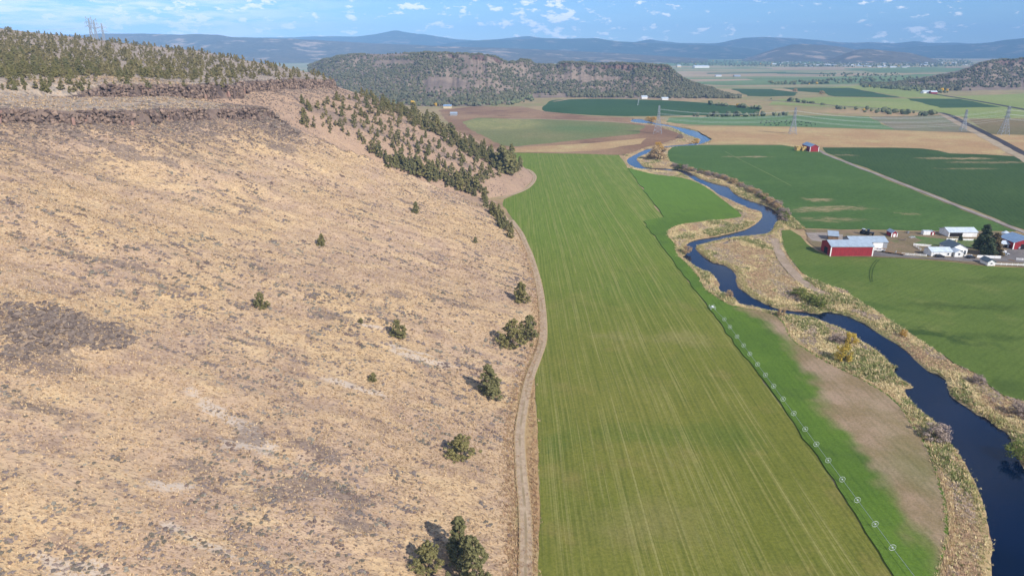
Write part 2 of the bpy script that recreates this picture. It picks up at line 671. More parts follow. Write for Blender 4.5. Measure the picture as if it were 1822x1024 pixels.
# water sheet: strips between the two bank lines, a little under the bank and running into it
def strip_sheet(L, R, z):
    V = [(p[0], p[1], z) for p in L] + [(p[0], p[1], z) for p in R]
    return V
wx0, wx1 = RW[:, 0].min() - 4, RW[:, 0].max() + 4
msk = (sd > -5.0)
rows, cols = np.where(msk[:-1, :-1] | msk[1:, :-1] | msk[:-1, 1:] | msk[1:, 1:])
used = {}
V, F = [], []
for r_, c_ in zip(rows, cols):
    f = []
    for (rr, cc) in ((r_, c_), (r_, c_ + 1), (r_ + 1, c_ + 1), (r_ + 1, c_)):
        k = rr * nx + cc
        if k not in used:
            used[k] = len(V)
            V.append((gx[cc], gy[rr], -0.62))
        f.append(used[k])
    F.append(f)
o = obj('river', mesh_np('river', np.array(V), np.array(F), WATER, True))
tag(o, 'dark blue river meandering through the valley', kind='structure')
pc = POND.mean(0)
PW = pc + (POND - pc) * 1.15
o = obj('pond', mesh_py('pond', [(p[0], p[1], -0.5) for p in PW], [tuple(range(len(PW)))], WATER))
tag(o, 'small backwater pool among the straw coloured reeds beside the river bend', kind='structure')

# ------------------------------------------------------------------ fields
ZL = [0.012]


def sheet(name, P, material, label, jit=0.0012, step=0.02, thick=0.0, z=None, seed=3, kind='structure'):
    if z is None:
        ZL[0] += 0.006
        z = 0.11 + ZL[0]
    P = subdiv(np.asarray(P), step, jit, seed)
    m = len(P)
    if thick > 0:
        V = [(p[0], p[1], z + thick) for p in P] + [(p[0], p[1], z - 0.3) for p in P]
        F = [tuple(range(m))] + [(i, m + i, m + (i + 1) % m, (i + 1) % m) for i in range(m)]
    else:
        V = [(p[0], p[1], z) for p in P]
        F = [tuple(range(m))]
    area = 0.5 * np.sum(P[:, 0] * np.roll(P[:, 1], -1) - np.roll(P[:, 0], -1) * P[:, 1])
    if area < 0:
        F = [tuple(reversed(f)) for f in F]
    o = obj(name, mesh_py(name, V, F, material))
    return tag(o, label, kind=kind)


def pt(px, py):
    q = G(px, py)
    return float(q[0]), float(q[1])


def patch(px, py, rx, ry, rot, soft, col, amt):
    x, y = pt(px, py)
    return (x, y, rx, ry, rot, soft, col, amt)


# -- long mown field beside the hill
F1_left = [(957, 1080), (958, 1023), (959, 968), (961, 905), (958, 843), (958, 793), (957, 762), (953, 712), (952, 662), (962, 624), (972, 594), (971, 562), (966, 512), (962, 506),
           (952, 468), (939, 436), (927, 408), (908, 385), (894, 366), (896, 355), (913, 348), (932, 339), (949.5, 324), (953.5, 314), (946, 305), (936, 300), (915, 284), (903, 272)]
F1_right = [(1000, 272.3), (1101, 275.5), (1112, 290), (1118, 300), (1135, 325), (1160, 358), (1180, 387), (1145, 394), (1262, 551), (1371, 694), (1465, 828), (1590, 1024), (1622, 1080)]
dkg = lin(92, 122, 52)
m_f1 = field_mat('mown_hay', lin(122, 122, 54), lin(112, 116, 47), lin(135, 125, 68), rowp=1.55, rowamt=0.8, line=0.40, linecol=lin(166, 158, 100), linefreq=0.22, big=0.02,
                 ygrad=(170, 450, lin(110, 131, 51), 0.9),
                 patches=[patch(1170, 772, 24, 7, 0.0, 0.9, lin(100, 112, 44), 0.7), patch(1000, 785, 5, 14, 0.0, 0.9, lin(96, 110, 44), 0.65),
                          patch(1300, 770, 9, 10, 0.0, 0.9, lin(98, 112, 44), 0.65), patch(1140, 510, 32, 26, 0.0, 0.9, lin(104, 122, 48), 0.6),
                          patch(1210, 602, 12, 7, 0.0, 0.9, lin(160, 144, 100), 0.35), patch(1090, 598, 8, 5, 0, 0.9, lin(158, 144, 100), 0.3),
                          patch(1160, 930, 16, 10, 0, 1.0, lin(140, 130, 82), 0.45)])
sheet('hay_field', np.concatenate([GL(F1_left), GL(F1_right)]), m_f1, 'long mown olive green hay field between the dirt track and the river')

# -- taller green crop strip along the river
F2 = np.concatenate([GL([(1118, 300), (1135, 325), (1160, 358), (1180, 387), (1145, 394), (1262, 551), (1371, 694), (1465, 828), (1590, 1024), (1622, 1080)])[::-1], catmull(GL(F2_right), 2)])
br1 = lin(152, 128, 104)
m_f2 = field_mat('tall_green_crop', lin(98, 124, 46), lin(88, 114, 42), lin(82, 104, 46), rowp=1.9, rowamt=0.55, big=0.03, fine=1.7, bumpd=0.2,
                 ygrad=(380, 540, lin(102, 132, 52), 0.85), bare=True)
sheet('crop_field', F2, m_f2, 'strip of taller bright green crop with bare brown patches along the river bank', thick=0.32)
zc = 0.11 + ZL[0] + 0.32 + 0.006
BL = catmull(GL([(1290, 532), (1330, 556), (1385, 598), (1430, 655), (1462, 715), (1500, 770), (1552, 835), (1590, 890), (1625, 940), (1655, 985), (1670, 1030)]), 4)
cx_ = np.arange(F2[:, 0].min(), F2[:, 0].max(), 0.7); cy_ = np.arange(105, 275, 0.9)
CX, CY = np.meshgrid(cx_, cy_)
ins2 = inside(F2, CX, CY) & (segdist(F2, CX, CY) > 0.1)
xl_ = np.interp(CY, BL[::-1, 1], BL[::-1, 0])
bw = CX - xl_ + 5.0 * fbm(CX / 8, CY / 8, 4, 301)
BARE = ss(bw, -3.5, 3.5) * (0.98 + 0.3 * fbm(CX / 14, CY / 22, 3, 302))
lush = np.exp(-(((CX - G(1622, 838)[0]) / 7) ** 2 + ((CY - G(1622, 838)[1]) / 9) ** 2)) + 0.8 * np.exp(-(((CX - G(1415, 610)[0]) / 9) ** 2 + ((CY - G(1415, 610)[1]) / 9) ** 2))
BARE = np.clip(BARE - 0.4 * lush, 0, 1)
ok = ins2 & (CX > xl_ - 9)
ii = np.arange(CX.size).reshape(CX.shape)
qd = np.stack([ii[:-1, :-1], ii[:-1, 1:], ii[1:, 1:], ii[1:, :-1]], -1)[ok[:-1, :-1] & ok[:-1, 1:] & ok[1:, 1:] & ok[1:, :-1]]
us, inv = np.unique(qd, return_inverse=True)
o = obj('bare_soil', mesh_np('bare_soil', np.stack([CX.ravel()[us], CY.ravel()[us], np.full(len(us), zc)], 1), inv.reshape(-1, 4), m_f2, True, {'bare': BARE.ravel()[us]}))
tag(o, 'crescent of bare brown soil along the river edge of the green crop', kind='structure')

# -- field south of the farm
F3 = np.concatenate([GL(F3_left), GL([(2600, 1000), (2600, 560), (2200, 516), (1822, 477), (1740, 472.5), (1700, 467), (1650, 463), (1600, 460), (1550, 458), (1476, 457), (1452, 446), (1436, 434), (1424, 420), (1405, 409)])])
m_f3 = field_mat('green_pasture', lin(104, 120, 56), lin(94, 112, 50), lin(114, 124, 64), rowp=2.4, rowamt=0.5, rowdir=0.9, big=0.02, bumpd=0.2,
                 patches=[patch(1640, 590, 26, 4, -0.6, 0.9, lin(64, 84, 38), 0.95), patch(1720, 545, 32, 4, -0.1, 0.9, lin(74, 90, 40), 0.75),
                          patch(1560, 545, 18, 5, -0.5, 0.9, lin(76, 98, 42), 0.75), patch(1800, 690, 8, 9, 0, 0.9, lin(76, 94, 42), 0.75),
                          patch(1500, 480, 30, 10, 0, 0.9, lin(84, 108, 44), 0.6), patch(1760, 500, 30, 5, 0.1, 0.9, lin(82, 100, 44), 0.65),
                          patch(1780, 600, 20, 4, -0.2, 0.9, lin(76, 94, 42), 0.75)])
sheet('pasture', F3, m_f3, 'green pasture with darker lush bands below the farmyard', thick=0.1)

# -- dark green fields above the farm
dg = dict(rowp=3.2, rowamt=0.75, big=0.006, bumpd=0.2, fine=0.5)
bare = lin(168, 146, 112)
m_f4 = field_mat('dark_alfalfa', lin(86, 112, 56), lin(78, 104, 50), lin(92, 118, 60), rowdir=1.0, **dg,
                 patches=[patch(1490, 371, 26, 8, 0.1, 0.5, bare, 0.9), patch(1458, 355, 11, 7, 0, 0.5, bare, 0.9), patch(1445, 375, 20, 5, 0, 0.6, bare, 0.7),
                          patch(1480, 391, 24, 7, 0, 0.7, bare, 0.6), patch(1333, 279, 24, 5, 0.0, 0.4, lin(172, 150, 118), 0.9), patch(1620, 381, 5, 4, 0, 0.5, bare, 0.7)])
F4 = np.concatenate([GL(F4_left), GL([(1560, 409), (1650, 410.5), (1740, 410.5), (1808, 411.5), (1730, 380.5), (1560, 312.5), (1458, 270.5), (1437, 270.5), (1424, 266), (1413, 262), (1390, 258.5), (1250, 258), (1205, 260)])])
sheet('alfalfa_field', F4, m_f4, 'dark green alfalfa field with bare tan streaks between the river and the gravel lane')
m_f5 = field_mat('dark_alfalfa_east', lin(68, 90, 46), lin(62, 84, 42), lin(74, 96, 50), rowdir=0.4, **dg,
                 patches=[patch(1700, 282, 40, 8, 0, 0.4, lin(176, 152, 116), 0.9), patch(1760, 289, 44, 7, 0, 0.4, bare, 0.75), patch(1720, 300, 30, 5, 0, 0.4, bare, 0.5), patch(1500, 276, 14, 6, 0, 0.4, bare, 0.6)])
F5 = GL([(1462, 262.5), (1560, 263), (1640, 264.5), (1668, 268), (1690, 273), (1750, 275), (1822, 279), (2000, 296), (2400, 330), (2400, 638), (1822, 408.5), (1640, 337.5), (1470, 271.5)])
sheet('alfalfa_field', F5, m_f5, 'deep green alfalfa field beyond the gravel lane')

# -- tan stubble and others further up the valley
m_tan = field_mat('tan_stubble', lin(188, 160, 116), lin(176, 142, 104), lin(190, 170, 120), rowp=4.0, rowamt=0.3, rowdir=1.5, big=0.012, fine=0.4, bumpd=0.15)
sheet('stubble_field', GL([(1212, 225), (1300, 225.5), (1400, 226), (1500, 229), (1600, 232.5), (1738, 237), (1800, 264), (1780, 276), (1690, 271), (1640, 263.5), (1462, 261.5), (1450, 264), (1410, 261), (1390, 257.5), (1262, 256), (1268, 248), (1240, 232)]),
      m_tan, 'pale tan stubble field crossed by a steel pylon')
sheet('stubble_field', GL([(1752, 238), (1822, 241), (2400, 265), (2400, 325), (2000, 292), (1890, 304), (1822, 268)]), m_tan, 'pale tan stubble field beyond the dark road')
m_g7 = field_mat('far_green', lin(108, 134, 88), lin(100, 126, 82), None, rowp=5, rowamt=0.3, rowdir=1.4, big=0.006, fine=0.3)
sheet('pasture', GL([(1190, 209.5), (1300, 207), (1400, 205.5), (1545, 207.5), (1593, 231), (1500, 228), (1400, 225), (1230, 222), (1184, 217)]), m_g7, 'bright green grazed strip behind the pylon with dark cattle')
m_g8 = field_mat('grey_fallow', lin(128, 128, 100), lin(136, 126, 104), None, rowp=6, rowamt=0.3, rowdir=1.3, big=0.006, fine=0.3)
sheet('fallow_field', GL([(1547, 207.5), (1690, 205.5), (1702, 211), (1734, 231), (1742, 237), (1595, 231.5)]), m_g8, 'grey brown fallow field beside the dark road')
m_g9 = field_mat('brown_fallow', lin(134, 118, 86), lin(120, 112, 78), None, rowp=6, rowamt=0.35, rowdir=0.9, big=0.006, fine=0.3)
sheet('fallow_field', GL([(1722, 212), (1822, 212), (1960, 214), (1960, 245), (1822, 240), (1762, 238)]), m_g9, 'brown fallow field behind the tall pylon')
m_yg = field_mat('yellow_green_grass', lin(146, 154, 92), lin(136, 148, 86), lin(154, 154, 104), rowp=9, rowamt=0.25, rowdir=1.3, big=0.004, fine=0.2)
sheet('grass_field', GL([(1366, 186), (1378, 179), (1466, 172.5), (1500, 173), (1610, 175.5), (1840, 166), (1990, 170), (1990, 214), (1822, 211), (1722, 211.5), (1690, 203), (1600, 198), (1480, 190)]), m_yg, 'wide yellow green grass field far up the valley')
sheet('grass_field', GL([(1445, 158), (1530, 152), (1640, 158), (1690, 172), (1612, 174), (1515, 157)]), m_yg, 'yellow green meadow in front of the dark wooded point')
m_dk = field_mat('far_dark_green', lin(70, 94, 58), lin(64, 88, 54), None, rowp=9, rowamt=0.2, rowdir=0.3, big=0.004, fine=0.2)
sheet('alfalfa_field', GL([(1391, 156.5), (1513, 156.5), (1603, 174), (1486, 172), (1466, 165.5), (1420, 162.5)]), m_dk, 'dark green wedge shaped field beyond the yellow grass')
sheet('alfalfa_field', GL([(1302, 158), (1372, 158.5), (1420, 165), (1412, 171), (1366, 172), (1330, 171), (1318, 165)]), m_dk, 'dark green field at the tip of the wooded mesa')
sheet('alfalfa_field', GL([(1612, 175.5), (1708, 176), (1781, 191), (1673, 192.3)]), m_dk, 'dark green parallelogram field beside the far road')
m_piv = field_mat('pivot_green', lin(64, 92, 52), lin(56, 84, 46), None, rowp=12, rowamt=0.25, rowdir=1.5, big=0.003, fine=0.2)
sheet('pivot_field', catmull(GL([(967, 197.5), (966, 191), (973, 185), (981, 179), (1010, 177), (1062, 176), (1137, 177.5), (1187, 179), (1230, 181.5), (1272, 185), (1320, 189), (1347, 193), (1351, 198), (1340, 203.5), (1310, 205.5), (1237, 205.5), (1112, 207), (1037, 204), (990, 200.5)]), 3, True), m_piv,
      'large rounded dark green irrigated field below the wooded mesa')
m_ol = field_mat('olive_pasture', lin(126, 126, 82), lin(116, 122, 76), lin(144, 132, 92), rowp=8, rowamt=0.2, rowdir=1.4, big=0.006, fine=0.3,
                 patches=[patch(890, 220, 70, 90, 0, 0.4, lin(166, 158, 102), 0.8), patch(1040, 228, 60, 60, 0, 0.9, lin(100, 122, 74), 0.7)])
m_brn = field_mat('brown_earth', lin(140, 108, 84), lin(160, 130, 100), lin(122, 92, 74), rowp=8, rowamt=0.2, rowdir=1.4, big=0.008, fine=0.3)
sheet('bare_field', GL([(780, 196), (840, 190), (930, 190), (965, 198), (1040, 206), (1130, 210), (1120, 218), (1170, 224), (1215, 240), (1200, 250), (1150, 262), (1108, 276), (905, 271), (860, 262), (800, 225)]), m_brn, 'reddish brown bare field across the valley mouth')
sheet('tan_meadow', GL([(905, 271), (905, 264), (960, 260.5), (1050, 255), (1150, 246), (1140, 256), (1060, 268), (1000, 271)]), m_tan, 'thin pale straw strip beyond the mown hay field')
sheet('olive_pasture', GL([(822, 217), (850, 210), (900, 211.5), (1000, 213), (1100, 218.5), (1148, 224), (1138, 238), (1050, 247), (920, 261), (893, 259), (868, 246), (838, 232)]), m_ol, 'olive pasture with a pale rounded patch in the valley mouth')
# distant plain
m_fg = field_mat('plain_green', lin(118, 138, 96), lin(108, 128, 90), None, big=0.002, fine=0.1)
m_ft = field_mat('plain_tan', lin(176, 158, 132), lin(160, 142, 118), None, big=0.002, fine=0.1)
m_fd = field_mat('plain_dark', lin(84, 112, 82), lin(76, 104, 78), None, big=0.002, fine=0.1)
far_fields = [
    (m_fg, [(1000, 112), (1000, 105), (1200, 105), (1370, 108), (1360, 116), (1180, 117)]),
    (m_ft, [(1195, 133), (1205, 128), (1370, 129), (1540, 131), (1560, 134), (1380, 136), (1215, 137)]),
    (m_fg, [(1205, 139), (1400, 138), (1560, 136), (1700, 130), (1740, 126), (1745, 133), (1650, 145), (1480, 150), (1300, 152), (1225, 149)]),
    (m_ft, [(1215, 141), (1330, 140.5), (1345, 143), (1228, 146)]),
    (m_fd, [(1255, 130), (1400, 128.5), (1400, 130.5), (1258, 131.8)]),
    (m_fd, [(1380, 129), (1490, 131), (1488, 133), (1382, 131.5)]),
    (m_ft, [(1360, 120), (1500, 118.5), (1545, 121.5), (1500, 125), (1380, 125)]),
    (m_fg, [(1500, 122), (1640, 120), (1730, 122), (1720, 128), (1560, 129)]),
    (m_ft, [(1640, 103.5), (1700, 103), (1710, 104.5), (1645, 105.2)]),
    (m_ft, [(1725, 106.2), (1822, 105), (1822, 107), (1728, 107.6)]),
    (m_fg, [(1366, 112), (1480, 109), (1490, 112), (1370, 116)]),
    (m_ft, [(1490, 114.5), (1600, 113.7), (1650, 115), (1500, 116.3)]),
    (m_fd, [(1400, 117.5), (1480, 117), (1480, 118.5), (1404, 119)]),
    (m_ft, [(880, 104), (960, 103), (990, 106), (900, 107)]),
    (m_fg, [(540, 98), (600, 97), (610, 102), (550, 104)]),
    (m_ft, [(1680, 119), (1760, 118), (1765, 120), (1685, 121.5)]),
]
for k, (mm, pp) in enumerate(far_fields):
    nm = {'plain_green': 'grass_field', 'plain_tan': 'stubble_field', 'plain_dark': 'crop_field'}[mm.name]
    sheet(nm, GL(pp), mm, {'grass_field': 'pale green farm field on the distant plain', 'stubble_field': 'pale tan farm field on the distant plain', 'crop_field': 'dark green farm field on the distant plain'}[nm],
          jit=0.002, step=0.03, z=0.3 + 0.05 * k)

# -- farmyard ground, lane, tracks
m_yard = field_mat('farmyard_dirt', lin(142, 122, 98), lin(126, 112, 84), lin(112, 116, 76), big=0.05, fine=1.0, bumpd=0.1)
sheet('farmyard', GL([(1430, 408), (1560, 411), (1650, 412), (1740, 412), (1806, 413), (1960, 470), (1960, 490), (1822, 476), (1740, 471), (1700, 465.5), (1650, 461.5), (1600, 459), (1550, 457.3), (1480, 456.5), (1458, 446), (1442, 434)]), m_yard,
      'bare brown farmyard around the barns')
m_lawn = field_mat('farm_lawn', lin(92, 118, 62), lin(104, 118, 72), lin(124, 120, 84), big=0.06, fine=1.2)
sheet('lawn', GL([(1618, 419), (1682, 426), (1740, 426), (1745, 440), (1700, 440), (1655, 438), (1624, 434), (1640, 428)]), m_lawn, 'green lawn between the long shed and the farmhouse')
m_grav = field_mat('gravel', lin(164, 152, 142), lin(146, 134, 126), None, big=0.08, fine=1.5, bumpd=0.08)
m_grey = field_mat('grey_gravel', lin(128, 122, 120), lin(114, 108, 106), None, big=0.08, fine=1.5, bumpd=0.08)
sheet('driveway', GL([(1552, 447), (1600, 453), (1645, 459), (1700, 458), (1740, 461), (1785, 458), (1778, 452), (1795, 443), (1822, 440), (1960, 465), (1960, 480), (1822, 468), (1770, 466), (1740, 466), (1700, 464), (1650, 460.5), (1600, 457.5), (1553, 456)]), m_grey, 'grey gravel driveway in front of the farmhouse')
sheet('corral', GL([(1432, 414), (1470, 414), (1500, 418), (1500, 428), (1470, 432), (1444, 428)]), m_grav, 'pale trampled corral left of the grey lean-to')


def ribbon(name, P, w, material, label, z=None, kind='structure'):
    P = np.asarray(P)
    T = np.gradient(P, axis=0)
    T /= np.linalg.norm(T, axis=1)[:, None] + 1e-9
    Nn = np.stack([-T[:, 1], T[:, 0]], 1)
    ww = w if np.ndim(w) else np.full(len(P), w)
    r = np.random.default_rng(11)
    l = P + Nn * (ww * (0.5 + r.normal(0, 0.03, len(P))))[:, None]
    rr = P - Nn * (ww * (0.5 + r.normal(0, 0.03, len(P))))[:, None]
    if z is None:
        ZL[0] += 0.006
        z = 0.11 + ZL[0]
    n_ = len(P)
    V = [(p[0], p[1], z) for p in l] + [(p[0], p[1], z) for p in rr]
    F = [(n_ + i, n_ + i + 1, i + 1, i) for i in range(n_ - 1)]
    return tag(obj(name, mesh_py(name, V, F, material)), label, kind=kind)


ribbon('gravel_lane', subdiv(GL([(1452, 266), (1470, 275), (1560, 310), (1640, 341), (1730, 377), (1822, 413), (1900, 444), (2400, 642)]), 0.02, 0.0006, 4, False), 4.2, m_grav, 'straight pale gravel lane between the dark green fields')
track_px = [(938, 1080), (935, 1023), (936, 968), (934, 905), (928, 843), (925, 793), (926, 762), (934, 712), (943, 672), (955, 640), (965, 610), (967, 580), (964, 540), (960, 512), (953, 484), (944, 455), (935, 434), (926, 414), (910, 392)]
track2_px = [(889, 353.5), (904, 349), (922, 343), (938, 335), (949, 324), (951.5, 314), (945, 305.5), (936, 301)]
TR = catmull(GL(track_px), 5)
TR2 = catmull(GL(track2_px), 5)


def track_mat():
    M, n, b = mat('dirt_track', 0.95, spec=0.1)
    v = n.coord()
    u = n.attr('across')['Fac']
    f = n.noise(v, 0.8, 4, 0.7)
    g = n.noise(v, 0.12, 3)
    c = n.mix(n.rng(f, 0.3, 0.7), lin(186, 164, 136), lin(162, 140, 116))
    centre = n.rng(n.m('ABSOLUTE', n.m('ADD', u, n.m('MULTIPLY', n.m('SUBTRACT', f, 0.5), 0.25))), 0.26, 0.1)
    edge = n.rng(n.m('ABSOLUTE', n.m('ADD', u, n.m('MULTIPLY', n.m('SUBTRACT', f, 0.5), 0.4))), 0.72, 0.95)
    c = n.mix(n.m('MULTIPLY', centre, n.rng(g, 0.40, 0.60)), c, lin(150, 132, 102))
    c = n.mix(edge, c, lin(176, 152, 112))
    n.put(b.inputs['Base Color'], c)
    n.put(b.inputs['Normal'], n.bump(f, 0.5, 0.1))
    return M


def track_mesh(name, P, w, material, label, z):
    T = np.gradient(P, axis=0)
    T /= np.linalg.norm(T, axis=1)[:, None] + 1e-9
    Nn = np.stack([-T[:, 1], T[:, 0]], 1)
    cols_ = np.linspace(-1, 1, 9)
    V, A = [], []
    for p, q in zip(P, Nn):
        for c_ in cols_:
            zz = z - 0.05 * math.exp(-((abs(c_) - 0.45) / 0.18) ** 2) - (0.06 if abs(c_) > 0.95 else 0)
            V.append((p[0] + q[0] * w / 2 * c_, p[1] + q[1] * w / 2 * c_, zz))
            A.append(c_)
    m_ = len(cols_)
    F = [(i * m_ + j, (i + 1) * m_ + j, (i + 1) * m_ + j + 1, i * m_ + j + 1) for i in range(len(P) - 1) for j in range(m_ - 1)]
    o = obj(name, mesh_np(name, np.array(V), np.array([f[::-1] for f in F]), material, True, {'across': np.array(A)}))
    return tag(o, label, kind='structure')


m_trk = track_mat()
track_mesh('dirt_track', TR, 3.2, m_trk, 'two rut dirt track along the foot of the dry hillside', 0.33)
track_mesh('dirt_track', TR2, 3.2, m_trk, 'dirt track rounding the juniper point beside the hay field', 0.35)
# verge of dry grass beside the track
sheet('verge', np.concatenate([catmull(GL([(930, 1080), (926, 1023), (925, 905), (917, 762), (925, 700), (935, 662), (955, 622), (962, 575), (957, 512), (944, 465), (928, 430), (915, 405)]), 3), catmull(GL(F1_left[:17]), 3)[::-1]]),
      m_tan, 'strip of dry verge grass on both sides of the dirt track', z=0.09)

m_asph = field_mat('asphalt', lin(78, 72, 74), lin(66, 62, 64), None, big=0.05, fine=0.5, bumpd=0.02)
road = subdiv(GL([(1366, 178.5), (1430, 183), (1490, 188.5), (1560, 193), (1640, 198), (1676, 201), (1692, 206), (1712, 216.5), (1740, 230), (1775, 248), (1822, 273), (1900, 314), (2100, 420)]), 0.02, 0.0003, 4, False)
ribbon('road_shoulder', road + np.array([-5.0, 2.0]), 20, m_ft, 'pale gravel shoulder beside the dark road')
ribbon('asphalt_road', road, 9.5, m_asph, 'dark asphalt road cutting diagonally past the pylons')
ribbon('asphalt_road', subdiv(GL([(1640, 164), (1690, 172), (1740, 180), (1822, 195), (1900, 210)]), 0.02, 0.0003, 4, False), 13, m_asph, 'dark road below the far wooded mesa')
ribbon('gravel_path', catmull(GL([(1376, 424), (1384, 445), (1398, 470), (1420, 494), (1444, 512), (1470, 524)]), 6), 5.0, field_mat('path_dirt', lin(176, 156, 138), lin(162, 142, 120), lin(150, 132, 104), big=0.08, fine=1.2), 'pale gravel path among the reeds beside the pasture')
m_tyre_g = field_mat('pressed_grass', lin(70, 88, 44), lin(62, 80, 38), None, big=0.05, fine=1.0)
m_tyre_p = field_mat('pale_wheel_track', lin(128, 140, 84), lin(116, 132, 76), None, big=0.05, fine=1.0)
ribbon('tyre_track', catmull(GL([(1560, 462), (1553, 470), (1548, 480), (1547, 492), (1549, 502)]), 4), 0.32, m_tyre_g, 'dark curving tyre track in the pasture', z=0.36)
ribbon('tyre_track', catmull(GL([(1565, 462), (1558, 470), (1553, 480), (1551.5, 492), (1552, 502)]), 4), 0.32, m_tyre_g, 'second dark tyre track beside the first in the pasture', z=0.362)
ribbon('tyre_track', catmull(GL([(1290, 270), (1330, 291), (1366, 309), (1408, 331)]), 5), 0.9, m_tyre_p, 'pale sprinkler wheel track crossing the dark alfalfa field', z=0.30)
ribbon('field_road', subdiv(GL([(905, 212), (960, 212), (1040, 215), (1120, 219)]), 0.02, 0.0006, 4, False), 5, m_ft, 'faint pale farm road across the bare field')
ribbon('field_road', subdiv(GL([(985, 181), (1010, 177), (1062, 175.3), (1140, 176.5), (1220, 178)]), 0.02, 0.0006, 4, False), 7, m_ft, 'pale farm road along the far edge of the irrigated field')

# ------------------------------------------------------------------ the hillside
_t = np.concatenate([GL(toe_px), np.array([[-12.0, 470.0], [-24.0, 500.0]]), GL(toe2_px), np.array([[4.0, 690.0], [-25.0, 750.0], [-100.0, 850.0], [-290.0, 1050.0], [-700.0, 1500.0]])])
_t = np.concatenate([np.array([[8.0, -60.0]]), _t])
_o = np.argsort(_t[:, 1])
_ty, _tx = _t[_o, 1], _t[_o, 0]
A_Y = np.array([-60, 250, 300, 317, 330, 379, 424, 437, 441, 470]); A_X = np.array([-250, -248, -240, -228, -203, -187, -159, -146, -136, -120.])
B_Y = np.array([-60, 300, 409, 485, 590, 657, 700, 760, 900, 1100, 1500]); B_X = np.array([-300, -270, -224, -197, -183, -163, -185, -235, -400, -640, -1100.])


def plateau(x, y):
    z = 78.5 + 0.112 * np.clip(-x - 165, -40, 520)
    z = z - 0.16 * np.clip(y - 880, 0, 400) + 1.6 * fbm(x / 60, y / 60, 3, 31)
    return z


def hill(x, y, full=False):
    xt = np.interp(y, _ty, _tx)
    xA = np.interp(y, A_Y, A_X) + 5.0 * fbm(y / 14.0, y * 0 + 3.3, 3, 41)
    xB = np.interp(y, B_Y, B_X) + 6.0 * fbm(y / 16.0, y * 0 + 9.3, 3, 43)
    wA = 1 - ss(y + 6 * fbm(x / 9, y / 9, 2, 47), 436, 450)
    zp = plateau(x, y)
    zb = zp - 6.0
    zbA = plateau(xA, y) - 6.0
    zfA = zbA - 5.0 - 3.0 * fbm(y / 22.0, y * 0 + 1.5, 3, 61)
    fadeB = ss(y, 330, 410)
    zfB = plateau(xB, y) - 6.5 - 2.5 * fbm(y / 30.0, y * 0 + 7.5, 3, 62)
    d = xt - x
    tA = np.clip(d / (xt - xA), 0, 1)
    tB = np.clip(d / np.maximum(xt - xB, 30), 0, 1)
    e_ = np.interp(y, [300, 390, 440, 490, 540, 590, 660], [-0.18, -0.04, 0.02, -0.02, 0.12, 0.30, 0.30])
    pf = lambda t: t * (1 + e_ * (1 - t))
    cA = ss(xA - x, 0, 2.2)
    cB = ss(xB - x, 0, 2.4 + 30 * (1 - fadeB))
    hA = np.where(x > xA, zfA * pf(tA), zfA * (1 - cA) + zb * cA)
    hA = hA * (1 - cB) + zp * cB
    hB = np.where(x > xB, zfB * pf(tB), zfB * (1 - cB) + zp * cB)
    h = wA * hA + (1 - wA) * hB
    tt = wA * tA + (1 - wA) * tB
    env = np.clip(tt * 6, 0, 1) * np.clip((1 - tt) * 8, 0, 1)
    h = h - 9.5 * np.exp(-((y - 492 - 0.1 * x) / 34) ** 2) * 4 * tt * (1 - tt)
    h = h + env * (2.6 * fbm(y / 42 + x / 260, x / 150, 3, 51) + 0.9 * fbm(y / 11 + x / 50, x / 40, 3, 53))
    h = h + np.clip(tt * 8, 0, 1) * (0.45 * fbm(x / 5, y / 5, 3, 57))
    # rocky knobs standing out of the slope
    for (kx, ky, kr, kh) in KNOBS:
        q = np.exp(-(((x - kx) / kr) ** 2 + ((y - ky) / (kr * 1.2)) ** 2) * 1.2)
        h = h + kh * q * (0.7 + 0.8 * np.abs(fbm(x / 4, y / 4, 3, 59)))
    h = np.where(d < 0, np.maximum(d * 0.4, -3.0) - 0.02, h + 0.05)
    if full:
        rock = wA * (np.exp(-((x - xA + 0.6) / 4.0) ** 2) + 0.9 * fadeB * np.exp(-((x - xB + 0.6) / 4.0) ** 2)) + (1 - wA) * np.exp(-((x - xB + 0.6) / 4.5) ** 2) * (1 - ss(y, 665, 690))
        rock = rock + 1.2 * np.exp(-((y - 446) / 9.0) ** 2) * ss(tA, 0.72, 0.92) * (x > -190)
        scree = wA * ss(tA, 0.55, 0.95) + (1 - wA) * 0.7 * ss(tB, 0.75, 0.98)
        scree = np.where(x < xA, wA * 0.3, scree)
        top = np.where(x < np.where(wA > 0.5, xA, xB) - 1, 1.0, 0.0)
        return h, rock, scree, top, tt
    return h


KNOBS = []


def cast(px, py, tmax=1500.0, t0=70.0):
    """where the sight lines through picture points meet the hillside"""
    px = np.atleast_1d(np.asarray(px, float))
    py = np.atleast_1d(np.asarray(py, float))
    dx, dy, dz = ray(px, py)
    t = t0
    hit = np.full(px.shape, np.nan)
    live = np.arange(len(px))
    while len(live) and t < tmax:
        below = (CAMZ + dz[live] * t) < np.maximum(hill(dx[live] * t, dy[live] * t), 0.0)
        hit[live[below]] = t
        live = live[~below]
        t = t * 1.008 + 0.4
    # refine
    lo = hit / 1.008 - 0.6
    hi = hit.copy()
    for _ in range(12):
        mid = (lo + hi) / 2
        z = CAMZ + dz * mid
        bl = z < np.maximum(hill(dx * mid, dy * mid), 0.0)
        hi = np.where(bl, mid, hi)
        lo = np.where(bl, lo, mid)
    return np.stack([dx * hi, dy * hi, CAMZ + dz * hi], -1), hi


_k = [(40, 590, 13, 3.2), (95, 600, 8, 2.0), (185, 600, 7, 1.6)]
_q, _ = cast([k[0] for k in _k], [k[1] for k in _k])
KNOBS = [(q[0], q[1], k[2], k[3]) for q, k in zip(_q, _k)]

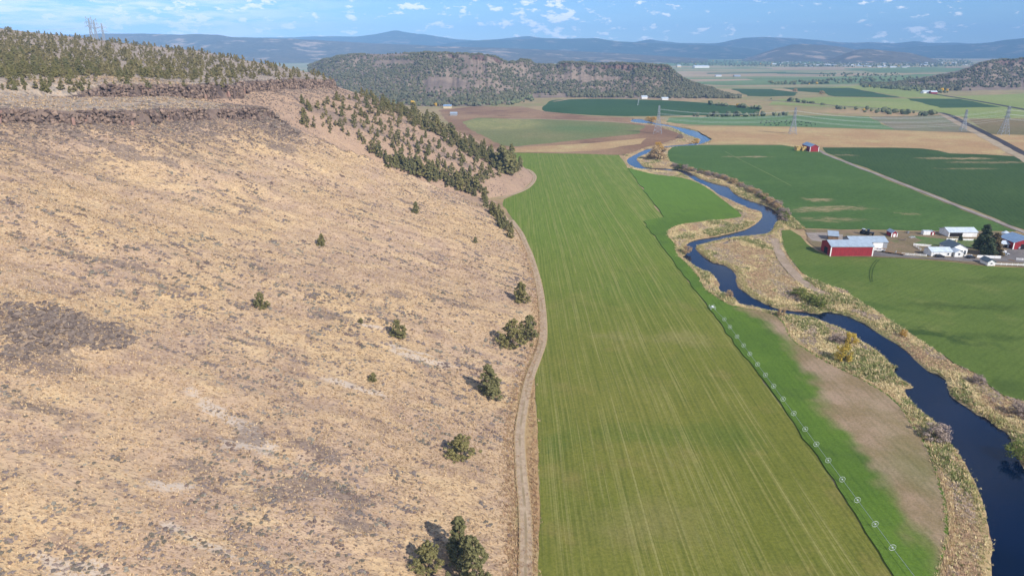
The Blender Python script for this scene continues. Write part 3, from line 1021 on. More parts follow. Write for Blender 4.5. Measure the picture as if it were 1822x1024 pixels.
hx = np.concatenate([-np.geomspace(1500, 262, 60), axis([(-258, 34, 1.35)])])
hy = np.concatenate([axis([(-60, 40, 12), (40, 480, 1.35), (480, 720, 1.7)]), np.geomspace(724, 1500, 60)])
HX, HY = np.meshgrid(hx, hy)
HZ, ROCK, SCREE, TOP, TT = hill(HX, HY, True)
hxs = HX + 0
# soft dark scree tongues and pale bare patches placed where the photograph has them (colour of the ground itself)
WU = 1.1 * fbm(HX / 9.0, HY / 9.0, 4, 201)
WW = 1.1 * fbm(HX / 9.0, HY / 9.0, 4, 202)


def blob_masks(lst):
    A = np.array(lst, float)
    q, _ = cast(A[:, 0], A[:, 1])
    out = np.zeros_like(HX)
    for (x0, y0, _z), (_a, _b, rx, ry, rot) in zip(q, A):
        if not np.isfinite(x0):
            continue
        sel = (np.abs(HX - x0) < 2.2 * rx + 2 * ry) & (np.abs(HY - y0) < 2.2 * ry + 1.2 * rx)
        c_, s_ = cos(rot), sin(rot)
        X, Y = HX[sel] - x0, HY[sel] - y0
        u_ = (X * c_ + Y * s_) / rx + WU[sel]
        w_ = (-X * s_ + Y * c_) / ry + WW[sel]
        out[sel] = np.maximum(out[sel], np.exp(-(u_ ** 2 + w_ ** 2)))
    return out


DARK = blob_masks([(190, 465, 15, 2.2, 0.15), (228, 474, 7, 2.5, 0.1), (120, 440, 10, 1.2, 0.1), (300, 512, 9, 1.4, 0.1), (55, 265, 20, 3, 0.1), (200, 265, 14, 4, 0), (230, 275, 12, 3, 0.1), (470, 225, 14, 12, 0), (505, 240, 10, 14, 0), (500, 262, 8, 10, 0),
          (310, 212, 30, 9, 0), (60, 200, 30, 6, 0), (420, 210, 18, 10, 0), (290, 285, 10, 3, 0), (40, 590, 15, 15, 0), (95, 600, 9, 9, 0), (185, 595, 9, 7, 0), (160, 565, 9, 4, 0), (440, 370, 6, 3, 0), (720, 360, 9, 3, 0),
          (735, 400, 9, 3, 0.2), (590, 560, 8, 5, 0), (540, 870, 8, 5, 0), (610, 885, 7, 4, 0), (430, 770, 9, 4, 0), (580, 800, 8, 4, 0), (840, 545, 10, 3, 0), (790, 530, 9, 3, 0), (60, 720, 7, 3, 0), (340, 830, 6, 3, 0), (480, 880, 6, 3, 0), (700, 520, 6, 3, 0), (640, 940, 6, 3, 0), (600, 170, 26, 5, 0), (600, 205, 24, 8, 0), (560, 195, 18, 6, 0), (690, 240, 22, 6, 0), (760, 262, 20, 6, 0), (640, 225, 20, 5, 0), (720, 215, 20, 6, 0), (820, 290, 16, 6, 0)])
PALE = blob_masks([(400, 740, 16, 2.5, -0.5), (350, 960, 10, 1.4, -0.3), (760, 640, 12, 2.0, 0.0), (660, 580, 6, 1.2, 0), (640, 690, 9, 2.5, 0), (300, 860, 8, 2, 0), (110, 1000, 9, 4, 0), (450, 790, 10, 4, 0), (720, 620, 8, 1.4, 0)])
nxh, nyh = len(hx), len(hy)
idx = np.arange(nxh * nyh).reshape(nyh, nxh)
quads = np.stack([idx[:-1, :-1], idx[:-1, 1:], idx[1:, 1:], idx[1:, :-1]], -1).reshape(-1, 4)
zq = HZ.ravel()[quads].max(1)
quads = quads[zq > -2.5]


def hill_mat():
    M, n, b = mat('dry_hillside', 0.95, spec=0.08)
    v = n.coord()
    vs = n.map(v, rot=(0, 0, 0.12), scale=(0.42, 1.0, 0.6))
    rock = n.attr('rock')['Fac']
    scree = n.attr('scree')['Fac']
    top = n.attr('top')['Fac']
    dark = n.attr('dark')['Fac']
    pale = n.attr('pale')['Fac']
    big = n.noise(v, 0.022, 4, 0.6)
    mid = n.noise(vs, 0.16, 4, 0.65)
    clump = n.noise(vs, 0.42, 4, 0.7)
    fin = n.noise(vs, 1.6, 4, 0.8)
    c = n.mix(n.rng(big, 0.36, 0.64), lin(208, 177, 134), lin(188, 160, 134))
    cove = n.rng(n.sep(v)[1], 440, 478)
    c = n.mix(n.m('MULTIPLY', cove, 0.85), c, lin(170, 142, 120))
    c = n.mix(n.m('MULTIPLY', n.rng(mid, 0.50, 0.70), n.m('SUBTRACT', 1.0, n.m('MULTIPLY', cove, 0.8))), c, lin(211, 182, 140))
    c = n.mix(n.m('MULTIPLY', n.rng(mid, 0.48, 0.32), 0.8), c, lin(164, 138, 118))
    c = n.mix(n.m('MULTIPLY', n.rng(clump, 0.55, 0.65), 0.7), c, lin(142, 122, 108))
    c = n.mix(n.m('MULTIPLY', n.rng(fin, 0.42, 0.72), 0.5), c, lin(146, 120, 92))
    c = n.mix(n.m('MULTIPLY', n.rng(n.noise(vs, 2.6, 2, 0.6), 0.55, 0.66), 0.75), c, lin(104, 86, 74))
    spk = n.noise(n.map(v, rot=(0, 0, 0.2), scale=(0.35, 1.0, 0.5)), 0.85, 3, 0.7)
    c = n.mix(n.m('MULTIPLY', n.rng(spk, 0.56, 0.66), 0.5), c, lin(132, 112, 96))
    # pale bare soil
    pm = n.rng(n.m('ADD', pale, n.m('MULTIPLY', n.m('SUBTRACT', clump, 0.5), 1.4)), 0.35, 0.75)
    c = n.mix(n.m('MULTIPLY', pm, 0.75), c, lin(198, 182, 164))
    # grey sage on the bench and the flat top
    tc = n.mix(n.rng(clump, 0.40, 0.60), lin(176, 158, 138), lin(140, 132, 124))
    c = n.mix(n.m('MULTIPLY', top, 0.9), c, tc)
    # scree
    rc = n.mix(n.rng(fin, 0.3, 0.7), lin(138, 118, 106), lin(92, 80, 76))
    sc = n.rng(n.m('ADD', n.m('MULTIPLY', scree, 0.5), n.m('ADD', n.m('MULTIPLY', n.m('SUBTRACT', mid, 0.5), 1.6), n.m('MULTIPLY', n.m('SUBTRACT', clump, 0.5), 1.4))), 0.26, 0.60)
    c = n.mix(n.m('MULTIPLY', sc, 0.7), c, rc)
    dk = n.rng(n.m('ADD', dark, n.m('ADD', n.m('MULTIPLY', n.m('SUBTRACT', clump, 0.5), 1.5), n.m('MULTIPLY', n.m('SUBTRACT', fin, 0.5), 1.0))), 0.34, 0.70)
    c = n.mix(n.m('MULTIPLY', dk, 0.75), c, n.mix(n.rng(fin, 0.35, 0.65), lin(144, 126, 112), lin(98, 86, 80)))
    rk = n.rng(n.m('ADD', rock, n.m('MULTIPLY', n.m('SUBTRACT', clump, 0.5), 0.8)), 0.40, 0.65)
    c = n.mix(rk, c, n.mix(n.rng(mid, 0.35, 0.65), lin(126, 108, 96), lin(86, 74, 70)))
    n.put(b.inputs['Base Color'], c)
    n.put(b.inputs['Normal'], n.bump(n.m('ADD', n.m('MULTIPLY', clump, 1.2), fin), 0.9, 0.28))
    return M


o = obj('hillside', mesh_np('hillside', np.stack([HX.ravel(), HY.ravel(), HZ.ravel()], 1), quads, hill_mat(), True,
                            {'rock': ROCK.ravel(), 'scree': SCREE.ravel(), 'top': TOP.ravel(), 'dark': DARK.ravel(), 'pale': PALE.ravel()}))
tag(o, 'dry straw coloured hillside with rock ledges and a wooded flat top', kind='structure')


# ------------------------------------------------------------------ plants: small prototype shapes
def ico(sub=1):
    t = (1 + 5 ** 0.5) / 2
    V = np.array([(-1, t, 0), (1, t, 0), (-1, -t, 0), (1, -t, 0), (0, -1, t), (0, 1, t), (0, -1, -t), (0, 1, -t), (t, 0, -1), (t, 0, 1), (-t, 0, -1), (-t, 0, 1)], float)
    V /= np.linalg.norm(V, axis=1)[:, None]
    F = [(0, 11, 5), (0, 5, 1), (0, 1, 7), (0, 7, 10), (0, 10, 11), (1, 5, 9), (5, 11, 4), (11, 10, 2), (10, 7, 6), (7, 1, 8), (3, 9, 4), (3, 4, 2), (3, 2, 6), (3, 6, 8), (3, 8, 9), (4, 9, 5), (2, 4, 11), (6, 2, 10), (8, 6, 7), (9, 8, 1)]
    for _ in range(sub):
        V = list(map(tuple, V))
        cache = {}
        def midp(a, b):
            k = (min(a, b), max(a, b))
            if k not in cache:
                p = np.array(V[a]) + np.array(V[b])
                V.append(tuple(p / np.linalg.norm(p)))
                cache[k] = len(V) - 1
            return cache[k]
        F2_ = []
        for a, b_, c_ in F:
            x, y, z = midp(a, b_), midp(b_, c_), midp(c_, a)
            F2_ += [(a, x, z), (b_, y, x), (c_, z, y), (x, y, z)]
        F = F2_
        V = np.array(V)
    return np.array(V), np.array(F)


def lump(sub, rough, seed, sq=(1, 1, 1)):
    V, F = ico(sub)
    r = np.random.default_rng(seed)
    V = V * (1 + r.normal(0, rough, (len(V), 1))) * np.array(sq)
    return V, F


def leaf_cloud(centres, rad, per, size, seed, flat=0.35):
    """little triangles on the shell of clumps"""
    r = np.random.default_rng(seed)
    c_ = np.repeat(np.array(centres, float), per, 0)
    ra = np.repeat(np.array(rad, float), per)[:, None]
    n_ = len(c_)
    nz = lambda v: v / (np.linalg.norm(v, axis=1)[:, None] + 1e-9)
    d = nz(r.normal(0, 1, (n_, 3)))
    p = c_ + d * ra * r.uniform(0.6, 1.18, (n_, 1)) * np.array([1, 1, 0.9])
    nrm = nz(d + np.array([0, 0, 0.25]) + r.normal(0, flat, (n_, 3)))
    a = nz(np.cross(nrm, r.normal(0, 1, (n_, 3))))
    b_ = np.cross(nrm, a)
    s = size * r.uniform(0.6, 1.4, (n_, 1))
    V = np.stack([p + a * s, p - a * 0.5 * s + b_ * 0.8 * s, p - a * 0.5 * s - b_ * 0.8 * s], 1).reshape(-1, 3)
    return V, np.arange(3 * n_).reshape(-1, 3)


def juniper_shape(seed, nclump=46, per=42, size=0.042, width=0.30, conic=0.75, core=True, rs_=(0.05, 0.055), cr=0.8):
    """unit height 1, base at 0"""
    r = np.random.default_rng(seed)
    cs, rs = [], []
    lean = r.normal(0, 0.04, 2)
    lob = r.uniform(0, 2 * pi)
    for k in range(nclump):
        z = 0.07 + 0.90 * (k + r.uniform(0, 1)) / nclump
        prof = width * (max(0.0, 1 - z) ** conic) * min(1.0, 0.62 + 3.5 * z) + 0.025
        a = r.uniform(0, 2 * pi)
        prof *= 1 + 0.22 * cos(2 * a + lob)
        rr = prof * math.sqrt(r.uniform(0.2, 1.0)) * (0.82 + 0.3 * math.sin(3 * a + lob * 2 + 9 * z))
        cs.append(np.array([rr * cos(a) + lean[0] * z, rr * sin(a) + lean[1] * z, z]))
        rs.append((rs_[0] + rs_[1] * (1 - z)) * r.uniform(0.7, 1.35))
    V, F = leaf_cloud(cs, rs, per, size, seed + 5)
    if core:
        for c_, ra in zip(cs, rs):
            v, f = lump(0, 0.15, int(r.integers(1e6)))
            v = v * ra * cr + c_
            F = np.concatenate([F, f + len(V)])
            V = np.concatenate([V, v])
    return V, F


def foliage_mat(name, c1, c2, c3, scale=0.9, attr=False):
    M, n, b = mat(name, 0.85, spec=0.15)
    v = n.coord('Object')
    oi = n.node('ShaderNodeObjectInfo').outputs['Random']
    f = n.noise(v, scale, 3, 0.7)
    c = n.mix(n.rng(f, 0.35, 0.65), c1, c2)
    c = n.mix(n.m('MULTIPLY', oi, 0.7), c, c3)
    if attr:
        c = n.mix(0.85, c, n.attr('tint')['Color'])
    n.put(b.inputs['Base Color'], c)
    return M


m_jun = foliage_mat('juniper_foliage', lin(118, 112, 68), lin(140, 130, 82), lin(106, 106, 72), scale=6.0)
m_bark = simple('bark', lin(112, 92, 74), 0.95)


def tint_mat(name, rough=0.95):
    M, n, b = mat(name, rough, spec=0.1)
    n.put(b.inputs['Base Color'], n.attr('tint')['Color'])
    return M


m_tint = tint_mat('plant_tint')
m_rocktint = tint_mat('rock_tint')


def scatter(protos, P, S, colors, seed=0, tiltmax=0.0, rotz=True, jitter_col=0.0):
    """many copies of small shapes joined to one mesh; S (n,3) scales"""
    r = np.random.default_rng(seed)
    n_ = len(P)
    which = r.integers(0, len(protos), n_)
    ang = r.uniform(0, 2 * pi, n_) if rotz else np.zeros(n_)
    VV, FF, CC = [], [], []
    off = 0
    for k, (pv, pf) in enumerate(protos):
        sel = np.where(which == k)[0]
        if len(sel) == 0:
            continue
        m_ = len(pv)
        c_, s_ = np.cos(ang[sel])[:, None], np.sin(ang[sel])[:, None]
        x = pv[None, :, 0] * S[sel, 0:1]
        y = pv[None, :, 1] * S[sel, 1:2]
        z = pv[None, :, 2] * S[sel, 2:3]
        X = x * c_ - y * s_ + P[sel, 0:1]
        Y = x * s_ + y * c_ + P[sel, 1:2]
        Z = z + P[sel, 2:3]
        VV.append(np.stack([X, Y, Z], -1).reshape(-1, 3))
        FF.append((pf[None] + (np.arange(len(sel)) * m_)[:, None, None] + off).reshape(-1, pf.shape[1]))
        cc = np.repeat(colors[sel][:, None, :], m_, 1)
        if jitter_col:
            cc = cc * (1 + r.normal(0, jitter_col, (len(sel), m_, 1)))
        CC.append(np.clip(cc, 0.003, 1).reshape(-1, 3))
        off += m_ * len(sel)
    return np.concatenate(VV), np.concatenate(FF), np.concatenate(CC)


# ------------------------------------------------------------------ junipers
JUN = []
specs = [(101, 0.25, 0.72), (102, 0.30, 0.70), (103, 0.34, 0.62), (104, 0.40, 0.55), (105, 0.23, 0.8), (106, 0.33, 0.66)]
for sd_, w_, cn in specs:
    V, F = juniper_shape(sd_, 190, 44, 0.0175, w_, cn, rs_=(0.026, 0.034), cr=0.6)
    cm = mesh_np('crown', V, F, m_jun)
    V, F = juniper_shape(sd_ + 50, 64, 18, 0.04, w_, cn, rs_=(0.036, 0.044))
    cl_lo = mesh_np('crown', V, F, m_jun)
    tb = MB()
    tb.bar((0, 0, -0.03), (0.01, 0.0, 0.25), 0.028, 6, 0.02)
    tb.bar((0.01, 0, 0.25), (0.0, 0.01, 0.62), 0.02, 6, 0.006)
    for k in range(5):
        a = k * 1.3 + sd_
        tb.bar((0.008, 0, 0.12 + 0.08 * k), (0.15 * cos(a), 0.15 * sin(a), 0.24 + 0.09 * k), 0.010, 4, 0.003)
    JUN.append((cm, tb.mesh('trunk', m_bark), cl_lo))
jroots = [None] * len(JUN)


def plant_juniper(p, h, wide=1.0, var=None, label='', group=None, name='juniper_tree', lo=False):
    var = random.randrange(len(JUN)) if var is None else var
    rz = random.uniform(0, 2 * pi)
    sc = (h * wide, h * wide, h)
    r = empty(name, (float(p[0]), float(p[1]), float(p[2]) - 0.1), rz)
    r.scale = sc
    c_ = obj('crown', JUN[var][2 if lo else 0], r)
    t_ = obj('trunk', JUN[var][1], r)
    tag(r, label, 'tree', group)
    return r


named = [  # base picture point, height in picture points, width factor, label
    (876, 704, 60, 1.25, 1, 'tall dense pointed juniper alone on the lower slope beside the dirt track'),
    (820, 812, 42, 1.55, 3, 'round yellowish juniper on the open grass below the pointed juniper'),
    (711, 600, 33, 1.3, 2, 'rounded olive juniper standing alone on the open grassy slope'),
    (663, 678, 18, 1.3, 2, 'small rounded juniper below a pale bare streak on the slope'),
    (465, 548, 30, 1.2, 3, 'bushy juniper right of the dark rock outcrop on the dry slope'),
    (572, 437, 21, 1.3, 2, 'small bushy juniper alone high on the dry slope'),
    (740, 379, 20, 1.2, 1, 'small juniper beside a dark scree streak high on the slope'),
    (846, 432, 12, 1.2, 1, 'tiny juniper near the crest of the grassy nose'),
    (642, 574, 10, 1.4, 2, 'tiny green juniper at the head of a pale bare streak'),
    (928, 537, 35, 1.35, 2, 'juniper beside the dirt track above the twin junipers'),
    (912, 616, 50, 1.25, 3, 'dark broad juniper casting shadow beside the dirt track'),
    (937, 604, 46, 1.2, 2, 'greyish juniper leaning on a dark broad one by the track'),
    (846, 1044, 104, 0.95, 3, 'large dense juniper at the foot of the slope with a second one against it'),
    (816, 992, 88, 0.95, 5, 'upright juniper against the largest dense juniper at the slope foot'),
    (762, 1012, 56, 1.25, 3, 'squat yellow green juniper left of the largest pair'),
    (802, 1060, 50, 1.0, 1, 'small juniper below the largest pair at the slope foot'),
]
allp = []
for (bx, by, hp, wd_, var, lab) in named:
    q, t = cast(bx, by)
    if not np.isfinite(t[0]):
        continue
    h = hp * t[0] / FPX * 1.06
    plant_juniper(q[0], h, wd_, var, lab)
    allp.append((q[0][0], q[0][1]))


def sample_poly_px(P, n_, seed, mind=0.0):
    r = np.random.default_rng(seed)
    P = np.array(P, float)
    out = []
    lo, hi = P.min(0), P.max(0)
    while len(out) < n_:
        c_ = r.uniform(lo, hi, (n_ * 3, 2))
        c_ = c_[inside(P, c_[:, 0], c_[:, 1])]
        for q in c_:
            if mind and any((q[0] - a[0]) ** 2 + (q[1] - a[1]) ** 2 * 2.5 < mind * mind for a in out):
                mind *= 0.9993
                continue
            out.append(q)
            if len(out) >= n_:
                break
    return np.array(out)


groups = []
zones = [
    ([(655, 268), (700, 282), (760, 298), (800, 305), (870, 345), (905, 380), (926, 420), (905, 423), (880, 395), (850, 352), (800, 334), (740, 316), (690, 296)], 95, 20, 'belt', 8),
    ([(560, 190), (640, 165), (700, 190), (760, 225), (830, 262), (880, 290), (905, 310), (850, 330), (760, 292), (680, 268), (600, 240), (535, 225), (530, 180)], 165, 13.5, 'slope', 11),
    ([(630, 152), (660, 160), (760, 212), (850, 258), (930, 300), (905, 312), (840, 280), (740, 222), (640, 172)], 150, 15.5, 'nose', 7),
    ([(880, 290), (935, 290), (936, 306), (900, 312)], 12, 34, 'nose', 6),
    ([(0, 112), (250, 132), (450, 138), (600, 132), (612, 150), (500, 153), (250, 160), (0, 172)], 120, 19, 'rim', 8),
    ([(0, 44), (150, 58), (300, 78), (450, 96), (590, 112), (602, 136), (450, 140), (250, 140), (0, 136)], 1150, 14, 'top', 3),
]
cand = []
for zi, (P, n_, hp, g, md) in enumerate(zones):
    s = sample_poly_px(P, n_, 60 + zi, md)
    q, t = cast(s[:, 0], s[:, 1])
    rr = np.random.default_rng(90 + zi)
    for a, b_, pxy in zip(q, t, s):
        if not np.isfinite(b_) or a[2] < 1.5:
            continue
        hh = hp * rr.uniform(0.55, 1.2)
        if g == 'top':
            hh = 4.4 * rr.uniform(0.5, 1.4) * FPX / b_
        if g == 'rim':
            hh = 4.0 * rr.uniform(0.6, 1.3) * FPX / b_
        cand.append((hh, b_, a, g, pxy))
cand.sort(key=lambda c_: -c_[0])
LAB = {'belt': ('juniper in the dense belt climbing the grassy nose', 'junipers in the belt below the grassy nose'),
       'slope': ('juniper scattered over the brown slope below the long rock ledge', 'junipers on the slope below the ledge'),
       'nose': ('juniper packed along the wooded spur above the brown field', 'junipers along the wooded spur'),
       'rim': ('juniper on the sagebrush bench along the rimrock', 'junipers along the rimrock'),
       'top': ('juniper in the open wood on the flat hilltop', 'junipers on the flat hilltop')}
NIND = 300 - len(named)
for k, (hh, t, p, g, pxy) in enumerate(cand[:NIND]):
    h = hh * t / FPX * 1.05
    wf = random.uniform(0.95, 1.5) if g != 'top' else random.uniform(1.0, 1.5)
    var = random.randrange(len(JUN))
    size = 'small' if h < 4.6 else ('tall' if h > 7.2 else 'middle sized')
    form = ['slender', 'pointed', 'bushy', 'broad rounded', 'narrow', 'full'][var]
    plant_juniper(p, h, wf, var, size + ' ' + form + ' ' + LAB[g][0], LAB[g][1], lo=True)
rest = cand[NIND:]
low_j = [juniper_shape(200 + k, 20, 12, 0.085, 0.30 + 0.04 * k, 0.7) for k in range(4)]
P = np.array([c_[2] for c_ in rest]) - np.array([0, 0, 0.1])
h = np.array([c_[0] * c_[1] / FPX * 1.05 for c_ in rest])
rr = np.random.default_rng(5)
S = np.stack([h * rr.uniform(0.9, 1.5, len(h))] * 2 + [h], 1)
cA_, cB_ = np.array(lin(118, 110, 74)), np.array(lin(142, 130, 90))
cols_ = cA_ + (cB_ - cA_) * rr.uniform(0, 1, (len(h), 1))
V, F, C = scatter(low_j, P, S, cols_, 3)
o = obj('juniper_wood', mesh_np('juniper_wood', V, F, m_tint, False, {'tint': C}))
tag(o, 'open wood of olive green junipers covering the flat hilltop', 'wood', kind='stuff')

# ------------------------------------------------------------------ rimrock: broken basalt columns along both ledges
def prism(seed, n_=6):
    r = np.random.default_rng(seed)
    a = np.sort(r.uniform(0, 2 * pi, n_) * 0.35 + np.arange(n_) * 2 * pi / n_)
    rad = r.uniform(0.8, 1.1, n_)
    b_ = np.stack([rad * np.cos(a), rad * np.sin(a), np.zeros(n_)], 1)
    m_ = b_ * r.uniform(0.9, 1.08) + np.array([0, 0, 0.62])
    tp = b_ * r.uniform(0.55, 0.85) + np.array([r.normal(0, .1), r.normal(0, .1), 1.0])
    tp[:, 2] += r.normal(0, 0.05, n_)
    V = np.concatenate([b_, m_, tp, [[0, 0, 1.02]]])
    F = []
    for lv in (0, n_):
        for k in range(n_):
            q = (k + 1) % n_
            F += [(lv + k, lv + q, lv + n_ + q), (lv + k, lv + n_ + q, lv + n_ + k)]
    for k in range(n_):
        F.append((2 * n_ + k, 2 * n_ + (k + 1) % n_, 3 * n_))
    return V, np.array(F)


cols_proto = [prism(k, 5 + k % 3) for k in range(8)]
blk_proto = [lump(0, 0.22, 350 + k, (1, 1.1, 0.9)) for k in range(8)]
rr = np.random.default_rng(77)


def ledge(name, y0, y1, xs, ys, seed, hh, label, gap=0.0, off=0.0, fb=41, fa=14.0, fz=3.3, famp=5.0):
    Y = np.arange(y0, y1, 0.55)
    Y = Y + rr.normal(0, 0.3, len(Y))
    Y = np.concatenate([Y, Y + 0.27])
    xA = np.interp(Y, ys, xs) + famp * fbm(Y / fa, Y * 0 + fz, 3, fb)
    keep = 0.6 * vnoise(Y / 9.0, Y * 0 + seed, seed) + 0.4 * vnoise(Y / 3.0, Y * 0 + seed, seed + 3) > gap
    Y, xA = Y[keep], xA[keep]
    X = xA + rr.normal(0.3, 1.7, len(Y)) + off
    zt = hill(xA - 3.5, Y)
    zb_ = hill(xA + 1.8, Y)
    top = np.where(X < xA, 1.0, rr.uniform(0.45, 0.95, len(Y)))
    H = (zt - zb_ + 1.0) * top * rr.uniform(0.55, 1.04, len(Y)) * (0.75 + 0.4 * vnoise(Y / 4.0, Y * 0, seed + 1))
    H = np.maximum(H, 1.2)
    w = rr.uniform(0.3, 1.15, len(Y)) ** 1.0
    Pp = np.stack([X, Y, zb_ - 0.8], 1)
    c0_, c1_ = np.array(lin(146, 124, 108)), np.array(lin(96, 82, 76))
    cc = c0_ + (c1_ - c0_) * rr.uniform(0, 1, (len(Y), 1))
    red = rr.uniform(0, 1, len(Y)) < 0.14
    cc[red] = np.array(lin(156, 124, 110))
    some = rr.uniform(0, 1, len(Y)) < 0.45
    V, F, C = scatter(cols_proto, Pp[some], np.stack([w, w, H * rr.uniform(0.5, 1, len(Y))], 1)[some], cc[some], seed)
    # irregular blocks stacked on the face
    nb = len(Y) * 4
    k = rr.integers(0, len(Y), nb)
    fz_ = rr.uniform(0, 1, nb)
    bz = zb_[k] - 0.3 + fz_ * np.maximum(zt - zb_, 1.0)[k] * (0.8 + 0.3 * vnoise(Y[k] / 3.0, Y[k] * 0, seed + 5))
    bX = xA[k] + 1.9 - 2.6 * fz_ + rr.normal(0, 0.7, nb)
    bs = 0.25 + 1.1 * rr.uniform(0, 1, nb) ** 2.2
    bc = c0_ + (c1_ - c0_) * rr.uniform(-0.15, 1.1, (nb, 1))
    V2, F2_, C2 = scatter(blk_proto, np.stack([bX, Y[k], bz], 1), np.stack([bs, bs, bs * rr.uniform(0.7, 1.5, nb)], 1), bc, seed + 2)
    F = np.concatenate([F, F2_ + len(V)]); V = np.concatenate([V, V2]); C = np.concatenate([C, C2])
    o = obj(name, mesh_np(name, V, F, m_rocktint, False, {'tint': C}))
    return tag(o, label, 'rock ledge', kind='stuff')


ledge('rock_ledge', 215, 442, A_X, A_Y, 11, 7, 'broken dark brown basalt ledge at the top of the dry slope', 0.40)
ledge('rock_ledge', 392, 668, B_X, B_Y, 13, 8, 'long reddish brown basalt ledge under the flat juniper hilltop', 0.30, fb=43, fa=16.0, fz=9.3, famp=6.0)

# loose boulders: below the ledges, on the promontory and on the knobs
bp = [lump(1, 0.16, 300 + k, (1, 1.2, 0.8)) for k in range(5)]
pos, siz = [], []
for _ in range(4200):
    y = rr.uniform(210, 445)
    xA = np.interp(y, A_Y, A_X)
    x = xA + abs(rr.normal(0, 17)) - 1
    pos.append((x, y)); siz.append(rr.uniform(0.2, 0.75))
for _ in range(1300):
    y = rr.uniform(448, 665)
    x = np.interp(y, B_Y, B_X) + abs(rr.normal(0, 18)) + 1
    pos.append((x, y)); siz.append(rr.uniform(0.25, 0.8))
for _ in range(1700):
    y = rr.normal(443, 7)
    x = rr.uniform(-178, -132)
    pos.append((x, y)); siz.append(rr.uniform(0.4, 1.5))
for (kx, ky, kr, kh) in KNOBS:
    for _ in range(int(60 * kr)):
        a, rad = rr.uniform(0, 2 * pi), kr * 1.05 * math.sqrt(rr.uniform(0, 1))
        pos.append((kx + rad * cos(a), ky + 1.2 * rad * sin(a))); siz.append(rr.uniform(0.15, 0.7))
pos = np.array(pos); siz = np.array(siz)
z = hill(pos[:, 0], pos[:, 1])
c0_, c1_ = np.array(lin(140, 124, 110)), np.array(lin(94, 82, 76))
cc = c0_ + (c1_ - c0_) * rr.uniform(0, 1, (len(pos), 1))
V, F, C = scatter(bp, np.column_stack([pos, z]), np.stack([siz, siz, siz * 0.8], 1), cc, 9)
o = obj('boulders', mesh_np('boulders', V, F, m_rocktint, False, {'tint': C}))
tag(o, 'loose dark basalt boulders strewn below the ledges', 'rocks', kind='stuff')

# ------------------------------------------------------------------ sagebrush and bunch grass on the hillside
def tuft(seed, blades=7, spread=0.55, w=0.10):
    r = np.random.default_rng(seed)
    V, F = [], []
    for k in range(blades):
        a = r.uniform(0, 2 * pi)
        o_ = np.array([0.25 * r.normal(), 0.25 * r.normal(), 0])
        tip = o_ + np.array([spread * cos(a), spread * sin(a), 1.0]) * r.uniform(0.6, 1.1)
        sd2 = np.array([-sin(a), cos(a), 0]) * w * r.uniform(0.7, 1.6)
        i = len(V)
        V += [o_ - sd2, o_ + sd2, tip]
        F.append((i, i + 1, i + 2))
    return np.array(V), np.array(F)


def sage_shape(seed):
    r = np.random.default_rng(seed)
    V, F = lump(0, 0.25, seed * 7, (0.62, 0.62, 0.42))
    V = V + np.array([0, 0, 0.3])
    v, f = leaf_cloud([np.array([0, 0, 0.38])], [0.72], 16, 0.20, seed + 3, 0.5)
    return np.concatenate([V, v]), np.concatenate([F, f + len(V)])


sage_p = [sage_shape(500 + k) for k in range(8)]
r = np.random.default_rng(21)


def hill_points(n_, y0, y1, dens):
    out = []
    while sum(len(a) for a in out) < n_:
        k = n_ * 2
        y = y0 + (y1 - y0) * r.uniform(0, 1, k) ** 1.0
        xl = -np.minimum(0.80 * y + 30, 260)
        xt = np.interp(y, _ty, _tx)
        x = xl + (xt - 0.8 - xl) * r.uniform(0, 1, k)
        keep = (r.uniform(0, 1, k) < dens(x, y))
        out.append(np.stack([x[keep], y[keep]], 1))
    q = np.concatenate(out)[:n_]
    return q


def hillz(q):
    return np.column_stack([q, hill(q[:, 0], q[:, 1])])


# patches of low shrubs, drawn out down the slope
cd = lambda x, y: np.clip(0.32 + 1.5 * fbm(x / 45, y / 45, 3, 72), 0.04, 1) * np.clip(210.0 / (y + 30), 0.3, 1)
cen = hill_points(1750, 66, 470, cd)
cnt = r.integers(3, 14, len(cen))
ex = r.uniform(0.5, 2.6, len(cen)); ey = r.uniform(0.25, 0.8, len(cen))
q = np.repeat(cen, cnt, 0)
off = r.normal(0, 1, q.shape) * np.stack([np.repeat(ex, cnt), np.repeat(ey, cnt)], 1)
off[:, 1] += 0.22 * off[:, 0] * -1
q = q + off
single = hill_points(7500, 66, 660, lambda x, y: np.clip(0.3 + fbm(x / 20, y / 20, 3, 74), 0.05, 1))
q = np.concatenate([q, single])
q = q[q[:, 0] < np.interp(q[:, 1], _ty, _tx) - 1.0]
pal = np.array([lin(136, 122, 114), lin(124, 114, 106), lin(116, 108, 94), lin(144, 128, 118), lin(124, 106, 96), lin(144, 136, 120)])
pk = np.concatenate([np.repeat(r.integers(0, len(pal), len(cen)), cnt), r.integers(0, len(pal), len(single))])[:len(q)]
s = r.uniform(0.22, 0.62, len(q)) * (1 + 0.35 * (q[:, 1] > 200))
V, F, C = scatter(sage_p, hillz(q) - np.array([0, 0, 0.05]), np.stack([s * 1.25, s * 1.25, s * 0.8], 1), pal[pk] * r.uniform(0.8, 1.12, (len(q), 1)), 5)
o = obj('sagebrush', mesh_np('sagebrush', V, F, m_tint, False, {'tint': C}))
tag(o, 'grey low sagebrush clumps dotting the dry grassy slope', 'sagebrush', kind='stuff')
